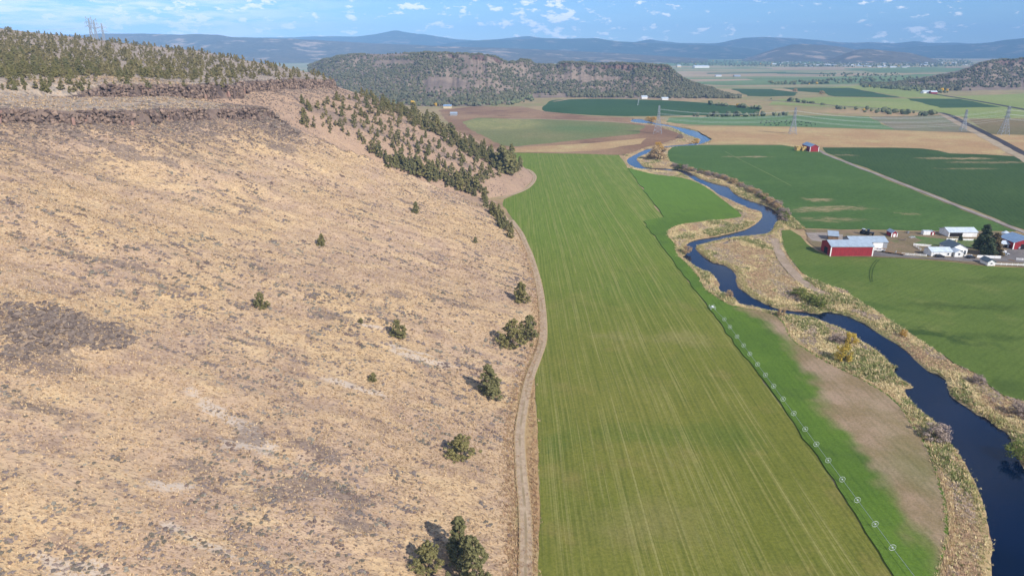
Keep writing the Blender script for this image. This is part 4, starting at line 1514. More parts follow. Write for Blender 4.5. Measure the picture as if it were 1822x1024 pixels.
# bench and hilltop sage
q = np.stack([-r.uniform(120, 620, 9000), r.uniform(320, 880, 9000)], 1)
top_ok = hill(q[:, 0], q[:, 1], True)[3] > 0.5
q = q[top_ok]
s = r.uniform(0.35, 0.95, len(q))
V, F, C = scatter(sage_p, hillz(q) - np.array([0, 0, 0.05]), np.stack([s * 1.2, s * 1.2, s * 0.8], 1), pal[r.integers(0, len(pal), len(q))] * r.uniform(0.9, 1.2, (len(q), 1)), 6)
o = obj('sagebrush', mesh_np('sagebrush', V, F, m_tint, False, {'tint': C}))
tag(o, 'pale grey sagebrush on the bench and flat top among the junipers', 'sagebrush', kind='stuff')

tuft_p = [tuft(600 + k, 6, 0.7, 0.2) for k in range(8)]
q = hill_points(95000, 66, 470, lambda x, y: np.clip(0.25 + 0.9 * (vnoise(x / 7, y / 3.5, 81) * 0.6 + vnoise(x / 30, y / 30, 82) * 0.6 - 0.25), 0.05, 1) * np.clip(190.0 / (y + 20), 0.25, 1))
s = r.uniform(0.14, 0.36, len(q)) * (1 + q[:, 1] / 400)
pal = np.array([lin(202, 174, 138), lin(194, 166, 128), lin(186, 158, 124), lin(206, 180, 142), lin(176, 150, 120), lin(160, 136, 112)])
V, F, C = scatter(tuft_p, hillz(q) - np.array([0, 0, 0.03]), np.stack([s * 1.1, s * 1.1, s], 1), pal[r.integers(0, len(pal), len(q))] * r.uniform(0.88, 1.08, (len(q), 1)), 7)
o = obj('bunch_grass', mesh_np('bunch_grass', V, F, m_tint, False, {'tint': C}))
tag(o, 'dry straw coloured bunch grass covering the open slope', 'grass', kind='stuff')

# ------------------------------------------------------------------ mesas across the valley
def loft_mesa(name, cols, label, material, ncol=420, seed=1):
    """cols: px, py_toe, py_top, run, cliff height"""
    C = np.array(cols, float)
    pxs = np.linspace(C[0, 0], C[-1, 0], ncol)
    toe = np.interp(pxs, C[:, 0], C[:, 1])
    topy = np.interp(pxs, C[:, 0], C[:, 2])
    run = np.interp(pxs, C[:, 0], C[:, 3])
    cl_ = np.interp(pxs, C[:, 0], C[:, 4]) * np.clip(0.60 + 1.1 * fbm(pxs / 11.0, pxs * 0 + 4, 4, seed + 7), 0.1, 1.5)
    topy = topy + np.clip(C[:, 4].max() / 8, 0, 1.6) * fbm(pxs / 9.0, pxs * 0 + 8, 4, seed + 8) * 1.3
    gp = G(pxs, toe)
    tt_ = np.array([depth_at(a) for a in toe]) + run
    tp = RT(pxs, topy, tt_)
    vs = np.concatenate([np.linspace(-0.06, 0.86, 26), [0.9, 0.93, 0.945, 0.955, 0.97, 1.0], np.linspace(1.06, 1.9, 8), [2.2, 2.6, 3.0, 3.4]])
    V = np.zeros((len(vs), ncol, 3)); R = np.zeros((len(vs), ncol))
    dv = tp[:, :2] - gp
    for i, s in enumerate(vs):
        xy = gp + dv * s
        zc = np.maximum(tp[:, 2], 2.0)
        foot = zc - cl_
        if s < 0.94:
            z = foot * np.clip(s / 0.94, -0.1, 1) ** 1.25
        elif s < 1.0:
            z = foot + (zc - foot) * ss((s - 0.938) / 0.03)
        elif s < 1.95:
            z = zc - 1.0 * (s - 1)
        else:
            z = zc * (1 - (s - 1.95) / 1.3) - 4
        gul = fbm(pxs / 9.0, pxs * 0 + s * 4.5, 4, seed) * np.clip(zc * 0.05, 0, 5) * np.clip(s * 4, 0, 1) * (1 if s < 0.94 else 0.25)
        jag = fbm(pxs / 3.5, pxs * 0 + 2, 3, seed + 3) * 0.03
        xy = xy + dv * (jag * (0.9 < s < 1.05))[:, None]
        V[i, :, :2] = xy
        V[i, :, 2] = z + gul
        R[i] = np.exp(-((s - 0.955) / 0.03) ** 2) * np.clip(cl_ / 9.0, 0, 1)
    idx = np.arange(len(vs) * ncol).reshape(len(vs), ncol)
    q = np.stack([idx[:-1, :-1], idx[:-1, 1:], idx[1:, 1:], idx[1:, :-1]], -1).reshape(-1, 4)
    o = obj(name, mesh_np(name, V.reshape(-1, 3), q, material, True, {'rock': R.ravel()}))
    tag(o, label, kind='structure')
    return V, vs


def mesa_mat():
    M, n, b = mat('mesa_slope', 0.95, spec=0.08)
    v = n.coord()
    rock = n.attr('rock')['Fac']
    big = n.noise(v, 0.012, 4, 0.6)
    mid = n.noise(v, 0.07, 4, 0.65)
    fin = n.noise(v, 0.3, 4, 0.75)
    c = n.mix(n.rng(big, 0.38, 0.62), lin(152, 134, 116), lin(130, 114, 102))
    c = n.mix(n.m('MULTIPLY', n.rng(mid, 0.45, 0.7), 0.6), c, lin(112, 96, 86))
    c = n.mix(n.m('MULTIPLY', n.rng(fin, 0.5, 0.7), 0.5), c, lin(96, 84, 74))
    vz = n.map(v, scale=(1, 1, 0.15))
    rc = n.mix(n.rng(n.noise(vz, 0.25, 4, 0.7), 0.4, 0.6), lin(128, 102, 92), lin(84, 72, 68))
    c = n.mix(n.rng(n.m('ADD', rock, n.m('MULTIPLY', n.m('SUBTRACT', mid, 0.5), 0.5)), 0.3, 0.5), c, rc)
    n.put(b.inputs['Base Color'], c)
    n.put(b.inputs['Normal'], n.bump(n.m('ADD', mid, fin), 0.8, 2.0))
    return M


m_mesa = mesa_mat()
mesaA = [(548, 166, 118, 520, 3), (575, 175, 108, 600, 6), (600, 180, 101, 640, 4), (650, 183, 98.5, 680, 3), (700, 186, 97, 640, 3), (760, 190, 95.5, 560, 6), (800, 190, 96.5, 520, 14), (850, 190, 99, 470, 14),
         (882, 187, 102, 450, 14), (890, 186, 108, 430, 9), (905, 184, 113, 420, 4), (922, 181, 112, 420, 6), (926, 180, 108, 420, 12), (944, 176, 110, 420, 12), (950, 175, 117, 400, 3), (990, 174, 118, 380, 3), (997, 174, 113, 380, 11),
         (1040, 174, 113, 380, 11), (1048, 174.5, 116, 380, 12), (1100, 175, 115, 360, 14), (1150, 175.5, 117, 340, 14), (1188, 175.5, 119, 330, 13), (1196, 175.5, 127, 300, 4), (1216, 175.5, 143, 230, 2), (1260, 175.5, 158, 130, 1), (1300, 175.5, 170, 50, 0.5), (1318, 175, 173.5, 16, 0.3)]
VA, vsA = loft_mesa('mesa', mesaA, 'long wooded mesa with a brown cliff rim across the valley', m_mesa, 460, 3)
mesaB = [(1532, 151, 150, 30, 0.3), (1570, 154, 149, 90, 0.5), (1600, 156, 148, 140, 1), (1640, 160, 143, 260, 1), (1690, 162, 135, 330, 3), (1725, 162, 125, 380, 4), (1745, 161, 115, 420, 7), (1765, 160.5, 109.5, 430, 11), (1822, 160, 106.5, 470, 11), (1960, 160, 105, 520, 11), (2140, 160, 105, 560, 11)]
VB, vsB = loft_mesa('mesa', mesaB, 'dark wooded mesa on the right side of the valley', m_mesa, 260, 9)

mtree = [lump(0, 0.24, 700 + k, (0.44, 0.44, 0.54)) for k in range(8)]
mtree = [(v + np.array([0, 0, 0.45]), f) for v, f in mtree]


def mesa_trees(V, vs, n_, seed, dens, hrange, name, label, bare=()):
    r = np.random.default_rng(seed)
    ncol = V.shape[1]
    si = r.uniform(0, 1, n_ * 3) ** 0.8 * 1.25
    ci = r.uniform(0, ncol - 1.01, n_ * 3)
    ii = np.clip(np.searchsorted(vs, si) - 1, 0, len(vs) - 2)
    fi = (si - vs[ii]) / (vs[ii + 1] - vs[ii])
    c0 = ci.astype(int); fc = ci - c0
    P = (V[ii, c0] * (1 - fi)[:, None] + V[ii + 1, c0] * fi[:, None]) * (1 - fc)[:, None] + (V[ii, c0 + 1] * (1 - fi)[:, None] + V[ii + 1, c0 + 1] * fi[:, None]) * fc[:, None]
    w = dens(P, si, ci / ncol)
    # picture position to keep bare clearings free
    d = P - np.array([0, 0, CAMZ])
    fw = d[:, 1] * CP - d[:, 2] * SP
    up = d[:, 1] * SP + d[:, 2] * CP
    px = 911 + d[:, 0] / fw * FPX
    py = 512 - up / fw * FPX
    for (bx, by, rx, ry) in bare:
        w = np.where(((px - bx) / rx) ** 2 + ((py - by) / ry) ** 2 < 1, w * 0.03, w)
    k = np.where(r.uniform(0, 1, len(P)) < w)[0][:n_]
    P = P[k]
    h = r.uniform(*hrange, len(k)) * np.where(si[k] < 0.2, 1.25, 1.0)
    a, b_ = np.array(lin(84, 86, 66)), np.array(lin(108, 104, 80))
    cc = a + (b_ - a) * r.uniform(0, 1, (len(k), 1))
    Vv, F, C = scatter(mtree, P - np.array([0, 0, 0.3]), np.stack([h * r.uniform(0.9, 1.4, len(k))] * 2 + [h], 1), cc, seed)
    o = obj(name, mesh_np(name, Vv, F, m_tint, False, {'tint': C}))
    return tag(o, label, 'wood', kind='stuff')


mesa_trees(VA, vsA, 11000, 33, lambda P, s, c: np.clip(0.72 - 0.26 * s + 0.9 * (fbm(P[:, 0] / 90, P[:, 1] / 90, 3, 91)) + 0.4 * (s < 0.22) + 0.25 * (c < 0.3) + 0.5 * (s > 1.02), 0.04, 1), (3.2, 6.8), 'mesa_wood', 'scattered dark junipers covering the long mesa',
           bare=[(790, 147, 40, 10), (700, 111, 40, 4), (850, 110, 26, 4), (1060, 140, 50, 4), (970, 173, 40, 7), (1120, 176, 60, 3), (690, 98, 40, 3)])
mesa_trees(VB, vsB, 4500, 35, lambda P, s, c: np.clip(0.75 + 0.5 * (fbm(P[:, 0] / 70, P[:, 1] / 70, 3, 93)), 0.1, 1), (4.0, 7.5), 'mesa_wood', 'dark junipers covering the mesa on the right side of the valley',
           bare=[(1650, 148, 40, 2.2), (1700, 142, 30, 2.0), (1760, 158, 100, 2.0)])

# ------------------------------------------------------------------ far hills and mountains
def mountain_mat(name, c1, c2, c3, clear):
    M, n, b = mat(name, 0.95, spec=0.05)
    v = n.coord()
    big = n.noise(v, 0.0009, 5, 0.6)
    mid = n.noise(v, 0.004, 5, 0.65)
    fin = n.noise(v, 0.02, 4, 0.7)
    c = n.mix(n.rng(big, 0.38, 0.62), c1, c2)
    c = n.mix(n.m('MULTIPLY', n.rng(fin, 0.45, 0.62), 0.55), c, c3)
    c = n.mix(n.m('MULTIPLY', n.rng(n.m('ADD', mid, n.m('MULTIPLY', big, 0.5)), 0.80, 0.90), clear), c, lin(176, 154, 132))
    n.put(b.inputs['Base Color'], c)
    n.put(b.inputs['Normal'], n.bump(n.m('ADD', n.m('MULTIPLY', mid, 3.0), fin), 0.6, 14.0))
    return M


def ridge(name, prof, t, front, back, material, label, seed, ncol=300, rough=0.16, foot=0.0):
    C = np.array(prof, float)
    pxs = np.linspace(C[0, 0], C[-1, 0], ncol)
    py = np.interp(pxs, C[:, 0], C[:, 1]) + 0.5 * fbm(pxs / 14, pxs * 0, 3, seed + 9)
    tv = t * (1 + 0.05 * fbm(pxs / 160, pxs * 0 + 5, 2, seed))
    top = RT(pxs, py, tv)
    dirn = top[:, :2] / np.linalg.norm(top[:, :2], axis=1)[:, None]
    vs = np.concatenate([np.linspace(-1, 0, 30), np.linspace(0.12, 1, 8)])
    V = np.zeros((len(vs), ncol, 3))
    for i, s in enumerate(vs):
        L = front if s < 0 else back
        xy = top[:, :2] + dirn * (s * L)
        f = max(0.0, 1 - abs(s))
        zz = top[:, 2] * (f ** 1.35) if s < 0 else top[:, 2] * (f ** 1.1)
        n1 = fbm(xy[:, 0] / (front * 0.28), xy[:, 1] / (front * 0.5), 5, seed)
        zz = zz * (1 + 2.4 * rough * n1 * (1 - f ** 4 if s < 0 else 0.0)) - (8 if abs(s) > 0.99 else 0)
        zz = np.minimum(zz, top[:, 2] * (f ** 0.8 if s < 0 else 1) + 1e-3)
        V[i] = np.column_stack([xy, zz])
    idx = np.arange(len(vs) * ncol).reshape(len(vs), ncol)
    q = np.stack([idx[:-1, :-1], idx[:-1, 1:], idx[1:, 1:], idx[1:, :-1]], -1).reshape(-1, 4)
    o = obj(name, mesh_np(name, V.reshape(-1, 3), q, material, True))
    return tag(o, label, kind='structure')


m_mt1 = mountain_mat('forest_range', lin(66, 80, 72), lin(54, 70, 64), lin(44, 58, 54), 0.35)
m_mt2 = mountain_mat('juniper_hills', lin(104, 96, 80), lin(86, 84, 70), lin(58, 62, 52), 0.8)
ridge('mountains', [(-500, 66), (-300, 60), (-100, 45), (0, 49), (25, 55), (97, 61), (160, 63), (300, 64), (450, 67), (526, 67), (536, 65.5), (596, 64.5), (631, 65.5), (668, 61), (696, 55.5), (706, 54), (718, 57), (743, 60.5), (756, 61), (776, 65), (806, 69.5), (846, 72), (880, 71),
                   (927, 65), (942, 64.5), (962, 67.5), (1020, 71), (1100, 75), (1132, 75), (1154, 70), (1182, 74), (1212, 77), (1274, 77.5), (1299, 72.5), (1324, 67.5), (1367, 66), (1428, 69), (1466, 72.5), (1496, 76), (1526, 76), (1546, 75), (1591, 77.5), (1628, 73), (1653, 77), (1698, 76), (1728, 78), (1800, 76), (1900, 74), (2300, 72)],
      11500, 2900, 2600, m_mt1, 'blue forested mountain range on the horizon', 5, 420)
ridge('mountains', [(1430, 106), (1500, 95), (1580, 87), (1640, 82.5), (1700, 80), (1728, 79), (1761, 76), (1791, 71), (1822, 68), (2000, 62), (2200, 66), (2400, 74)], 9600, 1900, 1500, m_mt1, 'dark blue mountain rising behind the right hand mesa', 15, 220)
ridge('mountains', [(740, 90), (800, 76), (866, 71), (911, 70.5), (960, 68.5), (1017, 69), (1059, 68), (1074, 70), (1099, 74), (1180, 78), (1260, 80.5), (1330, 86), (1420, 101)], 9600, 1900, 1500, m_mt1, 'broad blue mountain block behind the long mesa', 25, 240)
ridge('hills', [(-400, 70), (-100, 68), (60, 68), (100, 66), (175, 60), (250, 60), (325, 62), (350, 60.5), (387, 62), (412, 66), (455, 68), (526, 69.5), (606, 74), (656, 77), (740, 80), (800, 83), (900, 86), (1000, 90), (1100, 95), (1200, 101), (1260, 106)], 7200, 2000, 1800, m_mt2, 'speckled brown and blue juniper hills behind the flat hilltop', 35, 320)
ridge('hills', [(1320, 106), (1345, 98), (1380, 86), (1410, 79.5), (1430, 78.5), (1470, 80.5), (1500, 84), (1540, 92), (1565, 98), (1585, 106)], 7600, 1500, 1500, m_mt2, 'reddish hill with a pale scar behind the town', 45, 160)
ridge('hills', [(1465, 108), (1490, 101), (1510, 93), (1525, 88.5), (1545, 87), (1580, 90.5), (1620, 94.5), (1650, 102), (1668, 108)], 6000, 900, 900, m_mt2, 'small round hill standing on the plain beside the town', 55, 120)

# ------------------------------------------------------------------ trees and hedges of the far plain
r = np.random.default_rng(44)
pts = []
for (P, n_) in [([(1200, 112), (1380, 104), (1560, 107), (1720, 106), (1740, 118), (1560, 120), (1380, 119), (1200, 117)], 1500), ([(1366, 146.5), (1470, 145), (1475, 150), (1380, 151.5)], 90), ([(1470, 141), (1620, 137), (1680, 139), (1560, 146), (1480, 149)], 110),
                ([(1450, 132), (1600, 130), (1600, 138), (1460, 137)], 70), ([(1530, 152), (1560, 151), (1640, 158), (1660, 166), (1600, 160), (1535, 156)], 190), ([(1630, 160), (1680, 158), (1690, 166), (1640, 165)], 50), ([(900, 108), (1000, 104), (1005, 110), (920, 114)], 60),
                ([(950, 160), (1000, 158), (1075, 164), (1080, 172), (1010, 172), (970, 164)], 55), ([(690, 178), (760, 180), (900, 176), (940, 168), (950, 180), (900, 188), (760, 190), (700, 186)], 260), ([(1360, 175), (1480, 188), (1500, 190), (1420, 184)], 16),
                ([(1480, 193), (1640, 199), (1680, 204), (1640, 207), (1560, 203)], 40), ([(1260, 186), (1330, 192), (1360, 196), (1300, 190)], 22), ([(1230, 207), (1340, 206), (1400, 205), (1400, 207), (1250, 208.5)], 26)]:
    s = sample_poly_px(P, n_, int(r.integers(1e6)))
    pts.append(G(s[:, 0], s[:, 1]))
pts = np.concatenate(pts)
h = r.uniform(3.5, 9.5, len(pts)) * np.where(pts[:, 1] > 3500, 1.3, 1)
a, b_ = np.array(lin(82, 90, 70)), np.array(lin(112, 116, 82))
cc = a + (b_ - a) * r.uniform(0, 1, (len(pts), 1))
g_ = r.uniform(0, 1, len(pts)) < 0.04
cc[g_] = np.array(lin(176, 140, 50))
V, F, C = scatter(mtree, np.column_stack([pts, np.zeros(len(pts))]), np.stack([h * r.uniform(0.9, 1.7, len(h))] * 2 + [h], 1), cc, 8)
o = obj('valley_trees', mesh_np('valley_trees', V, F, m_tint, False, {'tint': C}))
tag(o, 'distant groves and hedgerow trees on the plain', 'trees', kind='stuff')

# ------------------------------------------------------------------ reeds and grasses on the river banks
reed_p = [tuft(800 + k, 11, 0.55, 0.07) for k in range(8)]
bush_p = []
for k in range(5):
    rk = np.random.default_rng(900 + k)
    cs = [np.array([rk.normal(0, 0.3), rk.normal(0, 0.3), rk.uniform(0.25, 0.8)]) for _ in range(9)]
    bush_p.append(leaf_cloud(cs, [0.26] * 9, 14, 0.11, 910 + k))
kR = int(np.argmin(np.hypot(*(RIV_R - G(1200, 260.3)).T)))
ZL_poly = np.concatenate([RIV_L[:int(np.argmin(np.hypot(*(RIV_L - G(1118, 285)).T)))], catmull(GL(F2_right), 2)])
ZR_poly = np.concatenate([RIV_R[:kR], GL(F4_left), GL([(1432, 407)]), GL(F3_left)])
far_poly = GL([(1116, 284), (1108, 276), (1140, 266), (1175, 257), (1215, 241), (1170, 226), (1120, 220), (1120, 208), (1150, 208), (1185, 215), (1215, 224), (1270, 246), (1262, 256), (1200, 262)])


def bank_points(P, n_, seed, cond=None):
    r = np.random.default_rng(seed)
    lo, hi = P.min(0), P.max(0)
    hi = np.minimum(hi, [330, 1100]); lo = np.maximum(lo, [-20, 70])
    out = []
    tot = 0
    while tot < n_:
        q = r.uniform(lo, hi, (n_ * 3, 2))
        k = inside(P, q[:, 0], q[:, 1]) & ~inside(RIVER, q[:, 0], q[:, 1]) & ~inside(POND, q[:, 0], q[:, 1])
        q = q[k]
        w = np.clip(260.0 / q[:, 1], 0.12, 1)
        q = q[r.uniform(0, 1, len(q)) < w]
        out.append(q); tot += len(q)
    return np.concatenate(out)[:n_]


PATHL = catmull(GL([(1376, 424), (1384, 445), (1398, 470), (1420, 494), (1444, 512), (1470, 524)]), 4)
r = np.random.default_rng(66)
pal = np.array([lin(222, 198, 152), lin(206, 178, 134), lin(196, 164, 134), lin(172, 164, 108), lin(134, 140, 84), lin(186, 166, 150), lin(230, 210, 160)])


def reeds(q, seed, label, leftbank):
    r = np.random.default_rng(seed)
    dr = segdist(RIVER, q[:, 0], q[:, 1])
    n1 = fbm(q[:, 0] / 13 + 0.8 * fbm(q[:, 0] / 20, q[:, 1] / 20, 2, 115), q[:, 1] / 22, 3, 111) * 1.5
    n2 = fbm(q[:, 0] / 7, q[:, 1] / 12, 3, 112) * 1.5
    pthd = segdist(PATHL, q[:, 0], q[:, 1], False)
    keep = (dr > 0.9) & (pthd > 1.8 + 1.4 * r.uniform(0, 1, len(q))) | (r.uniform(0, 1, len(q)) < 0.05)
    q, dr, n1, n2 = q[keep], dr[keep], n1[keep], n2[keep]
    h = r.uniform(0.35, 0.85, len(q)) * (1 + 0.8 * np.clip(n1, -0.35, 1)) + 0.15 * (dr < 4)
    kind_ = np.select([(dr < 5.0) & (n2 > -0.15) if not leftbank else (dr < 3.0) & (n2 > 0.1), n1 > 0.26, n2 > 0.2, n1 < -0.25], [3, 4, 5, 2], 6)
    h = h * np.clip(0.40 + dr / 9.0, 0.40, 1.0)
    jig = r.uniform(0, 1, len(q))
    kind_ = np.where(jig < 0.13, 0, np.where(jig < 0.26, 6, np.where(jig < 0.36, 1, np.where(jig < 0.42, 4, kind_))))
    cc = pal[kind_] * r.uniform(0.8, 1.12, (len(q), 1))
    V, F, C = scatter(reed_p, np.column_stack([q, np.zeros(len(q)) - 0.25 * (dr < 1.5)]), np.stack([h * 1.5, h * 1.5, h], 1), cc, seed)
    o = obj('reeds', mesh_np('reeds', V, F, m_tint, False, {'tint': C}))
    return tag(o, label, 'reeds', kind='stuff')


reeds(bank_points(ZL_poly, 23000, 1), 71, 'straw coloured reeds between the green crop and the river', True)
reeds(bank_points(ZR_poly, 40000, 2), 72, 'olive and straw coloured reeds between the river and the pastures', False)
reeds(bank_points(far_poly, 1800, 3), 73, 'golden reeds round the far river loop', True)
# taller edge of dry reeds along the crop edge, casting its dark line
e = catmull(GL(F2_right[13:]), 3)
ed = subdiv(e, 0.0022, 0.0014, 5, False)
q = np.concatenate([ed + r.normal(0, 0.5, ed.shape) + np.array([0.45, 0.0]) for _ in range(5)])
h = r.uniform(0.6, 1.2, len(q))
V, F, C = scatter(reed_p, np.column_stack([q, np.zeros(len(q))]), np.stack([h * 0.8, h * 0.8, h], 1), pal[r.choice([0, 1, 2, 6], len(q))], 15)
o = obj('reeds', mesh_np('reeds', V, F, m_tint, False, {'tint': C}))
tag(o, 'tall dry reed hedge edging the green crop', 'reeds', kind='stuff')

# dry weeds along the track
e = catmull(GL([(926, 1060), (924, 968), (919, 843), (915, 762), (926, 700), (937, 662), (955, 622), (961, 575), (956, 512), (943, 462), (928, 430)]), 4)
ed = subdiv(e, 0.002, 0.0012, 6, False)
q = np.concatenate([ed + r.normal(0, 1.0, ed.shape) * np.array([1.3, 0.6]) - np.array([1.2, 0]) for _ in range(5)])
e2 = catmull(GL([(x_ - 5 * (y_ / 700.0), y_) for x_, y_ in F1_left[:17]]), 4)
ed2 = subdiv(e2, 0.0022, 0.0012, 8, False)
q = np.concatenate([q] + [ed2 + r.normal(0, 0.7, ed2.shape) - np.array([0.5, 0]) for _ in range(3)])
h = r.uniform(0.25, 0.8, len(q))
zz = np.maximum(hill(q[:, 0], q[:, 1]), 0.05)
wp = np.array([lin(204, 176, 134), lin(178, 142, 108), lin(188, 160, 122), lin(156, 128, 102)])
V, F, C = scatter(reed_p, np.column_stack([q, zz]), np.stack([h, h, h], 1), wp[r.integers(0, 4, len(q))], 16)
o = obj('weeds', mesh_np('weeds', V, F, m_tint, False, {'tint': C}))
tag(o, 'rusty and straw coloured weeds along the dirt track', 'weeds', kind='stuff')

# shrubs one can tell apart on the banks
m_shrub = {}
for nm, c1, c2 in [('yellow', lin(196, 164, 66), lin(170, 150, 70)), ('olive', lin(116, 122, 60), lin(96, 108, 54)), ('grey', lin(160, 142, 128), lin(136, 120, 110)), ('tan', lin(182, 154, 114), lin(164, 136, 102)), ('orange', lin(196, 154, 76), lin(174, 138, 74))]:
    m_shrub[nm] = foliage_mat(nm + '_shrub_leaves', c1, c2, c1, 3.0)
shrub_mesh = {}
for nm in m_shrub:
    shrub_mesh[nm] = []
    for k in range(3):
        rk = np.random.default_rng(hash(nm) % 1000 * 0 + 950 + k + 10 * len(shrub_mesh))
        cs, rs = [], []
        for _ in range(34):
            a = rk.uniform(0, 2 * pi); z = rk.uniform(0.12, 0.9)
            rad = 0.5 * math.sqrt(rk.uniform(0.05, 1)) * math.sqrt(max(0.1, 1 - (z - 0.35) ** 2 * 1.9))
            cs.append(np.array([rad * cos(a), rad * sin(a), z])); rs.append(rk.uniform(0.10, 0.17))
        V, F = leaf_cloud(cs, rs, 60, 0.034, 960 + k)
        tb = MB()
        for j in range(5):
            a = j * 1.25 + k
            tb.bar((0.03 * cos(a), 0.03 * sin(a), -0.04), (0.25 * cos(a), 0.25 * sin(a), 0.6), 0.018, 4, 0.006)
        shrub_mesh[nm].append((mesh_np('foliage', V, F, m_shrub[nm]), tb.mesh('stem', m_bark)))


def shrub(px, py, hp, wfac, nm, label, group=None, name='willow_shrub'):
    g = G(px, py)
    t = depth_at(py)
    hh = hp * t / FPX * 1.05
    rt = empty(name, (float(g[0]), float(g[1]), 0.0), random.uniform(0, 6))
    rt.scale = (hh * wfac, hh * wfac, hh)
    cm, tm = shrub_mesh[nm][random.randrange(3)]
    obj('foliage', cm, rt)
    obj('stem', tm, rt)
    return tag(rt, label, 'shrub', group)


for a in [(1500, 642, 32, 0.9, 'yellow', 'tall yellow willow shrub on the reedy spit beside the river'), (1512, 612, 22, 1.0, 'yellow', 'smaller yellow willow shrub behind the tall yellow one'), (1607, 598, 13, 1.0, 'orange', 'orange shrub on the bank at the pasture edge'),
          (1488, 608, 14, 1.8, 'grey', 'bare purple grey shrub beside the yellow willows'), (1738, 680, 14, 1.8, 'grey', 'bare dark grey shrub at the pasture edge'), (1665, 780, 26, 1.7, 'grey', 'large bare grey shrub where the crop edge bends'),
          (1455, 545, 17, 1.6, 'olive', 'dark olive willow at the river end of a shrub row'), (1440, 536, 15, 1.8, 'olive', 'dark olive willow in the middle of a shrub row'), (1422, 526, 15, 1.8, 'olive', 'dark olive willow at the path end of a shrub row'),
          (1222, 450, 13, 1.2, 'tan', 'rusty tan shrub on the narrow bank at the river bend'), (1297, 528, 12, 1.0, 'tan', 'tan shrub on the narrow bank beside the crop'), (1390, 563, 15, 1.0, 'tan', 'tan shrub where the bank widens'),
          (1172, 284, 22, 1.6, 'tan', 'large tan willow beside the far pool'), (1160, 282, 12, 1.6, 'grey', 'grey bush in front of the tan willow by the far pool'), (1172, 267, 14, 1.2, 'orange', 'golden shrub leaning over the far pool'), (1238, 256, 9, 1.4, 'orange', 'golden shrub at the river bend beside the tan stubble'),
          (1158, 217, 9, 2.2, 'orange', 'golden thicket by the farthest river loop'), (1210, 246, 7, 1.6, 'grey', 'dark bush on the bank below the pylon'), (943, 170, 8, 1.0, 'yellow', 'bright yellow tree beside the farm below the mesa'),
          (1462, 168, 6, 1.6, 'tan', 'tan bush on the ditch between the dark fields'), (1415, 163, 5, 1.6, 'tan', 'tan bush at the dark field corner'), (1812, 815, 30, 1.4, 'olive', 'olive willow on the near river bank by the pasture'), (1815, 740, 22, 1.5, 'grey', 'mauve grey bare shrub thicket on the river bank')]:
    shrub(*a)
# row of shrubs on the outer river bank
rb = catmull(GL([(1200, 296), (1250, 308), (1300, 322), (1345, 345), (1375, 362), (1393, 380), (1398, 392)]), 9)
for k, p in enumerate(rb[::1]):
    nm = random.choice(['grey', 'tan', 'grey', 'olive', 'grey'])
    rt = empty('bank_shrub', (float(p[0] + random.uniform(-2.5, 1.0)), float(p[1] + random.uniform(-3, 1)), 0.0), random.uniform(0, 6))
    hh = random.uniform(2.6, 4.6)
    rt.scale = (hh * 1.7, hh * 1.7, hh)
    cm, tm = shrub_mesh[nm][random.randrange(3)]
    obj('foliage', cm, rt); obj('stem', tm, rt)
    tag(rt, ('tall ' if hh > 3.6 else 'low ') + {'grey': 'bare grey', 'tan': 'tan leaved', 'olive': 'olive green'}[nm] + ' shrub in the thicket along the outer river bend', 'shrub', 'shrubs along the outer river bend')

# ------------------------------------------------------------------ wheel line irrigation
m_alu = simple('white_aluminium', lin(226, 228, 230), 0.5, 0.05)
m_steel = simple('galvanised_steel', lin(150, 156, 164), 0.6, 0.08)
wl_px = [(1283, 573), (1293, 587), (1304, 604), (1316, 620), (1329, 635), (1340, 654), (1354, 673), (1371, 693), (1386, 716), (1404, 742), (1425, 770), (1445, 797), (1465, 826), (1489, 860), (1515, 897), (1545, 940), (1575, 982)]
wp_ = GL(wl_px)
wxm = wp_[:, 0] * 0 + np.polyval(np.polyfit(wp_[:, 1], wp_[:, 0], 1), wp_[:, 1])
RW_ = 0.8
root = empty('wheel_line', (float(wxm[-1]), float(wp_[-1, 1]), 0.55))
tag(root, 'white wheel line sprinkler on the edge of the green crop', 'irrigation line')
pl = MB()
rel = np.column_stack([wxm - wxm[-1] + 1.2, wp_[:, 1] - wp_[-1, 1], np.full(len(wxm), RW_)])
mv = G(1262, 551)
end = np.array([mv[0] - wxm[-1] + 1.2, mv[1] - wp_[-1, 1], RW_])
pl.tube([rel[-1] - np.array([0, 12, 0])] + [rel[k] for k in range(len(rel) - 1, -1, -1)] + [end], 0.045, 5)
pl.build('pipe', m_steel, root)
wm = MB(); wm.ring((0, 0, 0), RW_ - 0.03, 0.03, 'y', 20, 4)
sp = MB()
for k in range(8):
    a = k * pi / 4
    sp.bar((0, 0, 0), ((RW_ - 0.06) * cos(a), 0, (RW_ - 0.06) * sin(a)), 0.010, 3)
me_rim, me_sp = wm.mesh('rim', m_alu), sp.mesh('spokes', m_alu)
hubm = MB().bar((0, -0.12, 0), (0, 0.12, 0), 0.14, 8).mesh('wheel', m_alu)
for p in rel:
    w_ = obj('wheel', hubm, root, tuple(p))
    obj('rim', me_rim, w_)
    obj('spokes', me_sp, w_)
mvb = MB()
mvb.box(-0.9, 0.9, -0.1, 0.1, 0.7, 0.85); mvb.box(-0.1, 0.1, -1.2, 1.2, 0.7, 0.85); mvb.box(-0.35, 0.35, -0.45, 0.45, 0.85, 1.3)
for sx_ in (-1.2, 1.2):
    for sy_ in (-1.5, 1.5):
        mvb.ring((sx_ * 0.75, sy_ * 0.8, 0.75), 0.7, 0.04, 'x', 14, 4)
mo = mvb.build('mover', m_alu, root)
mo.location = (end[0], end[1], -0.0)

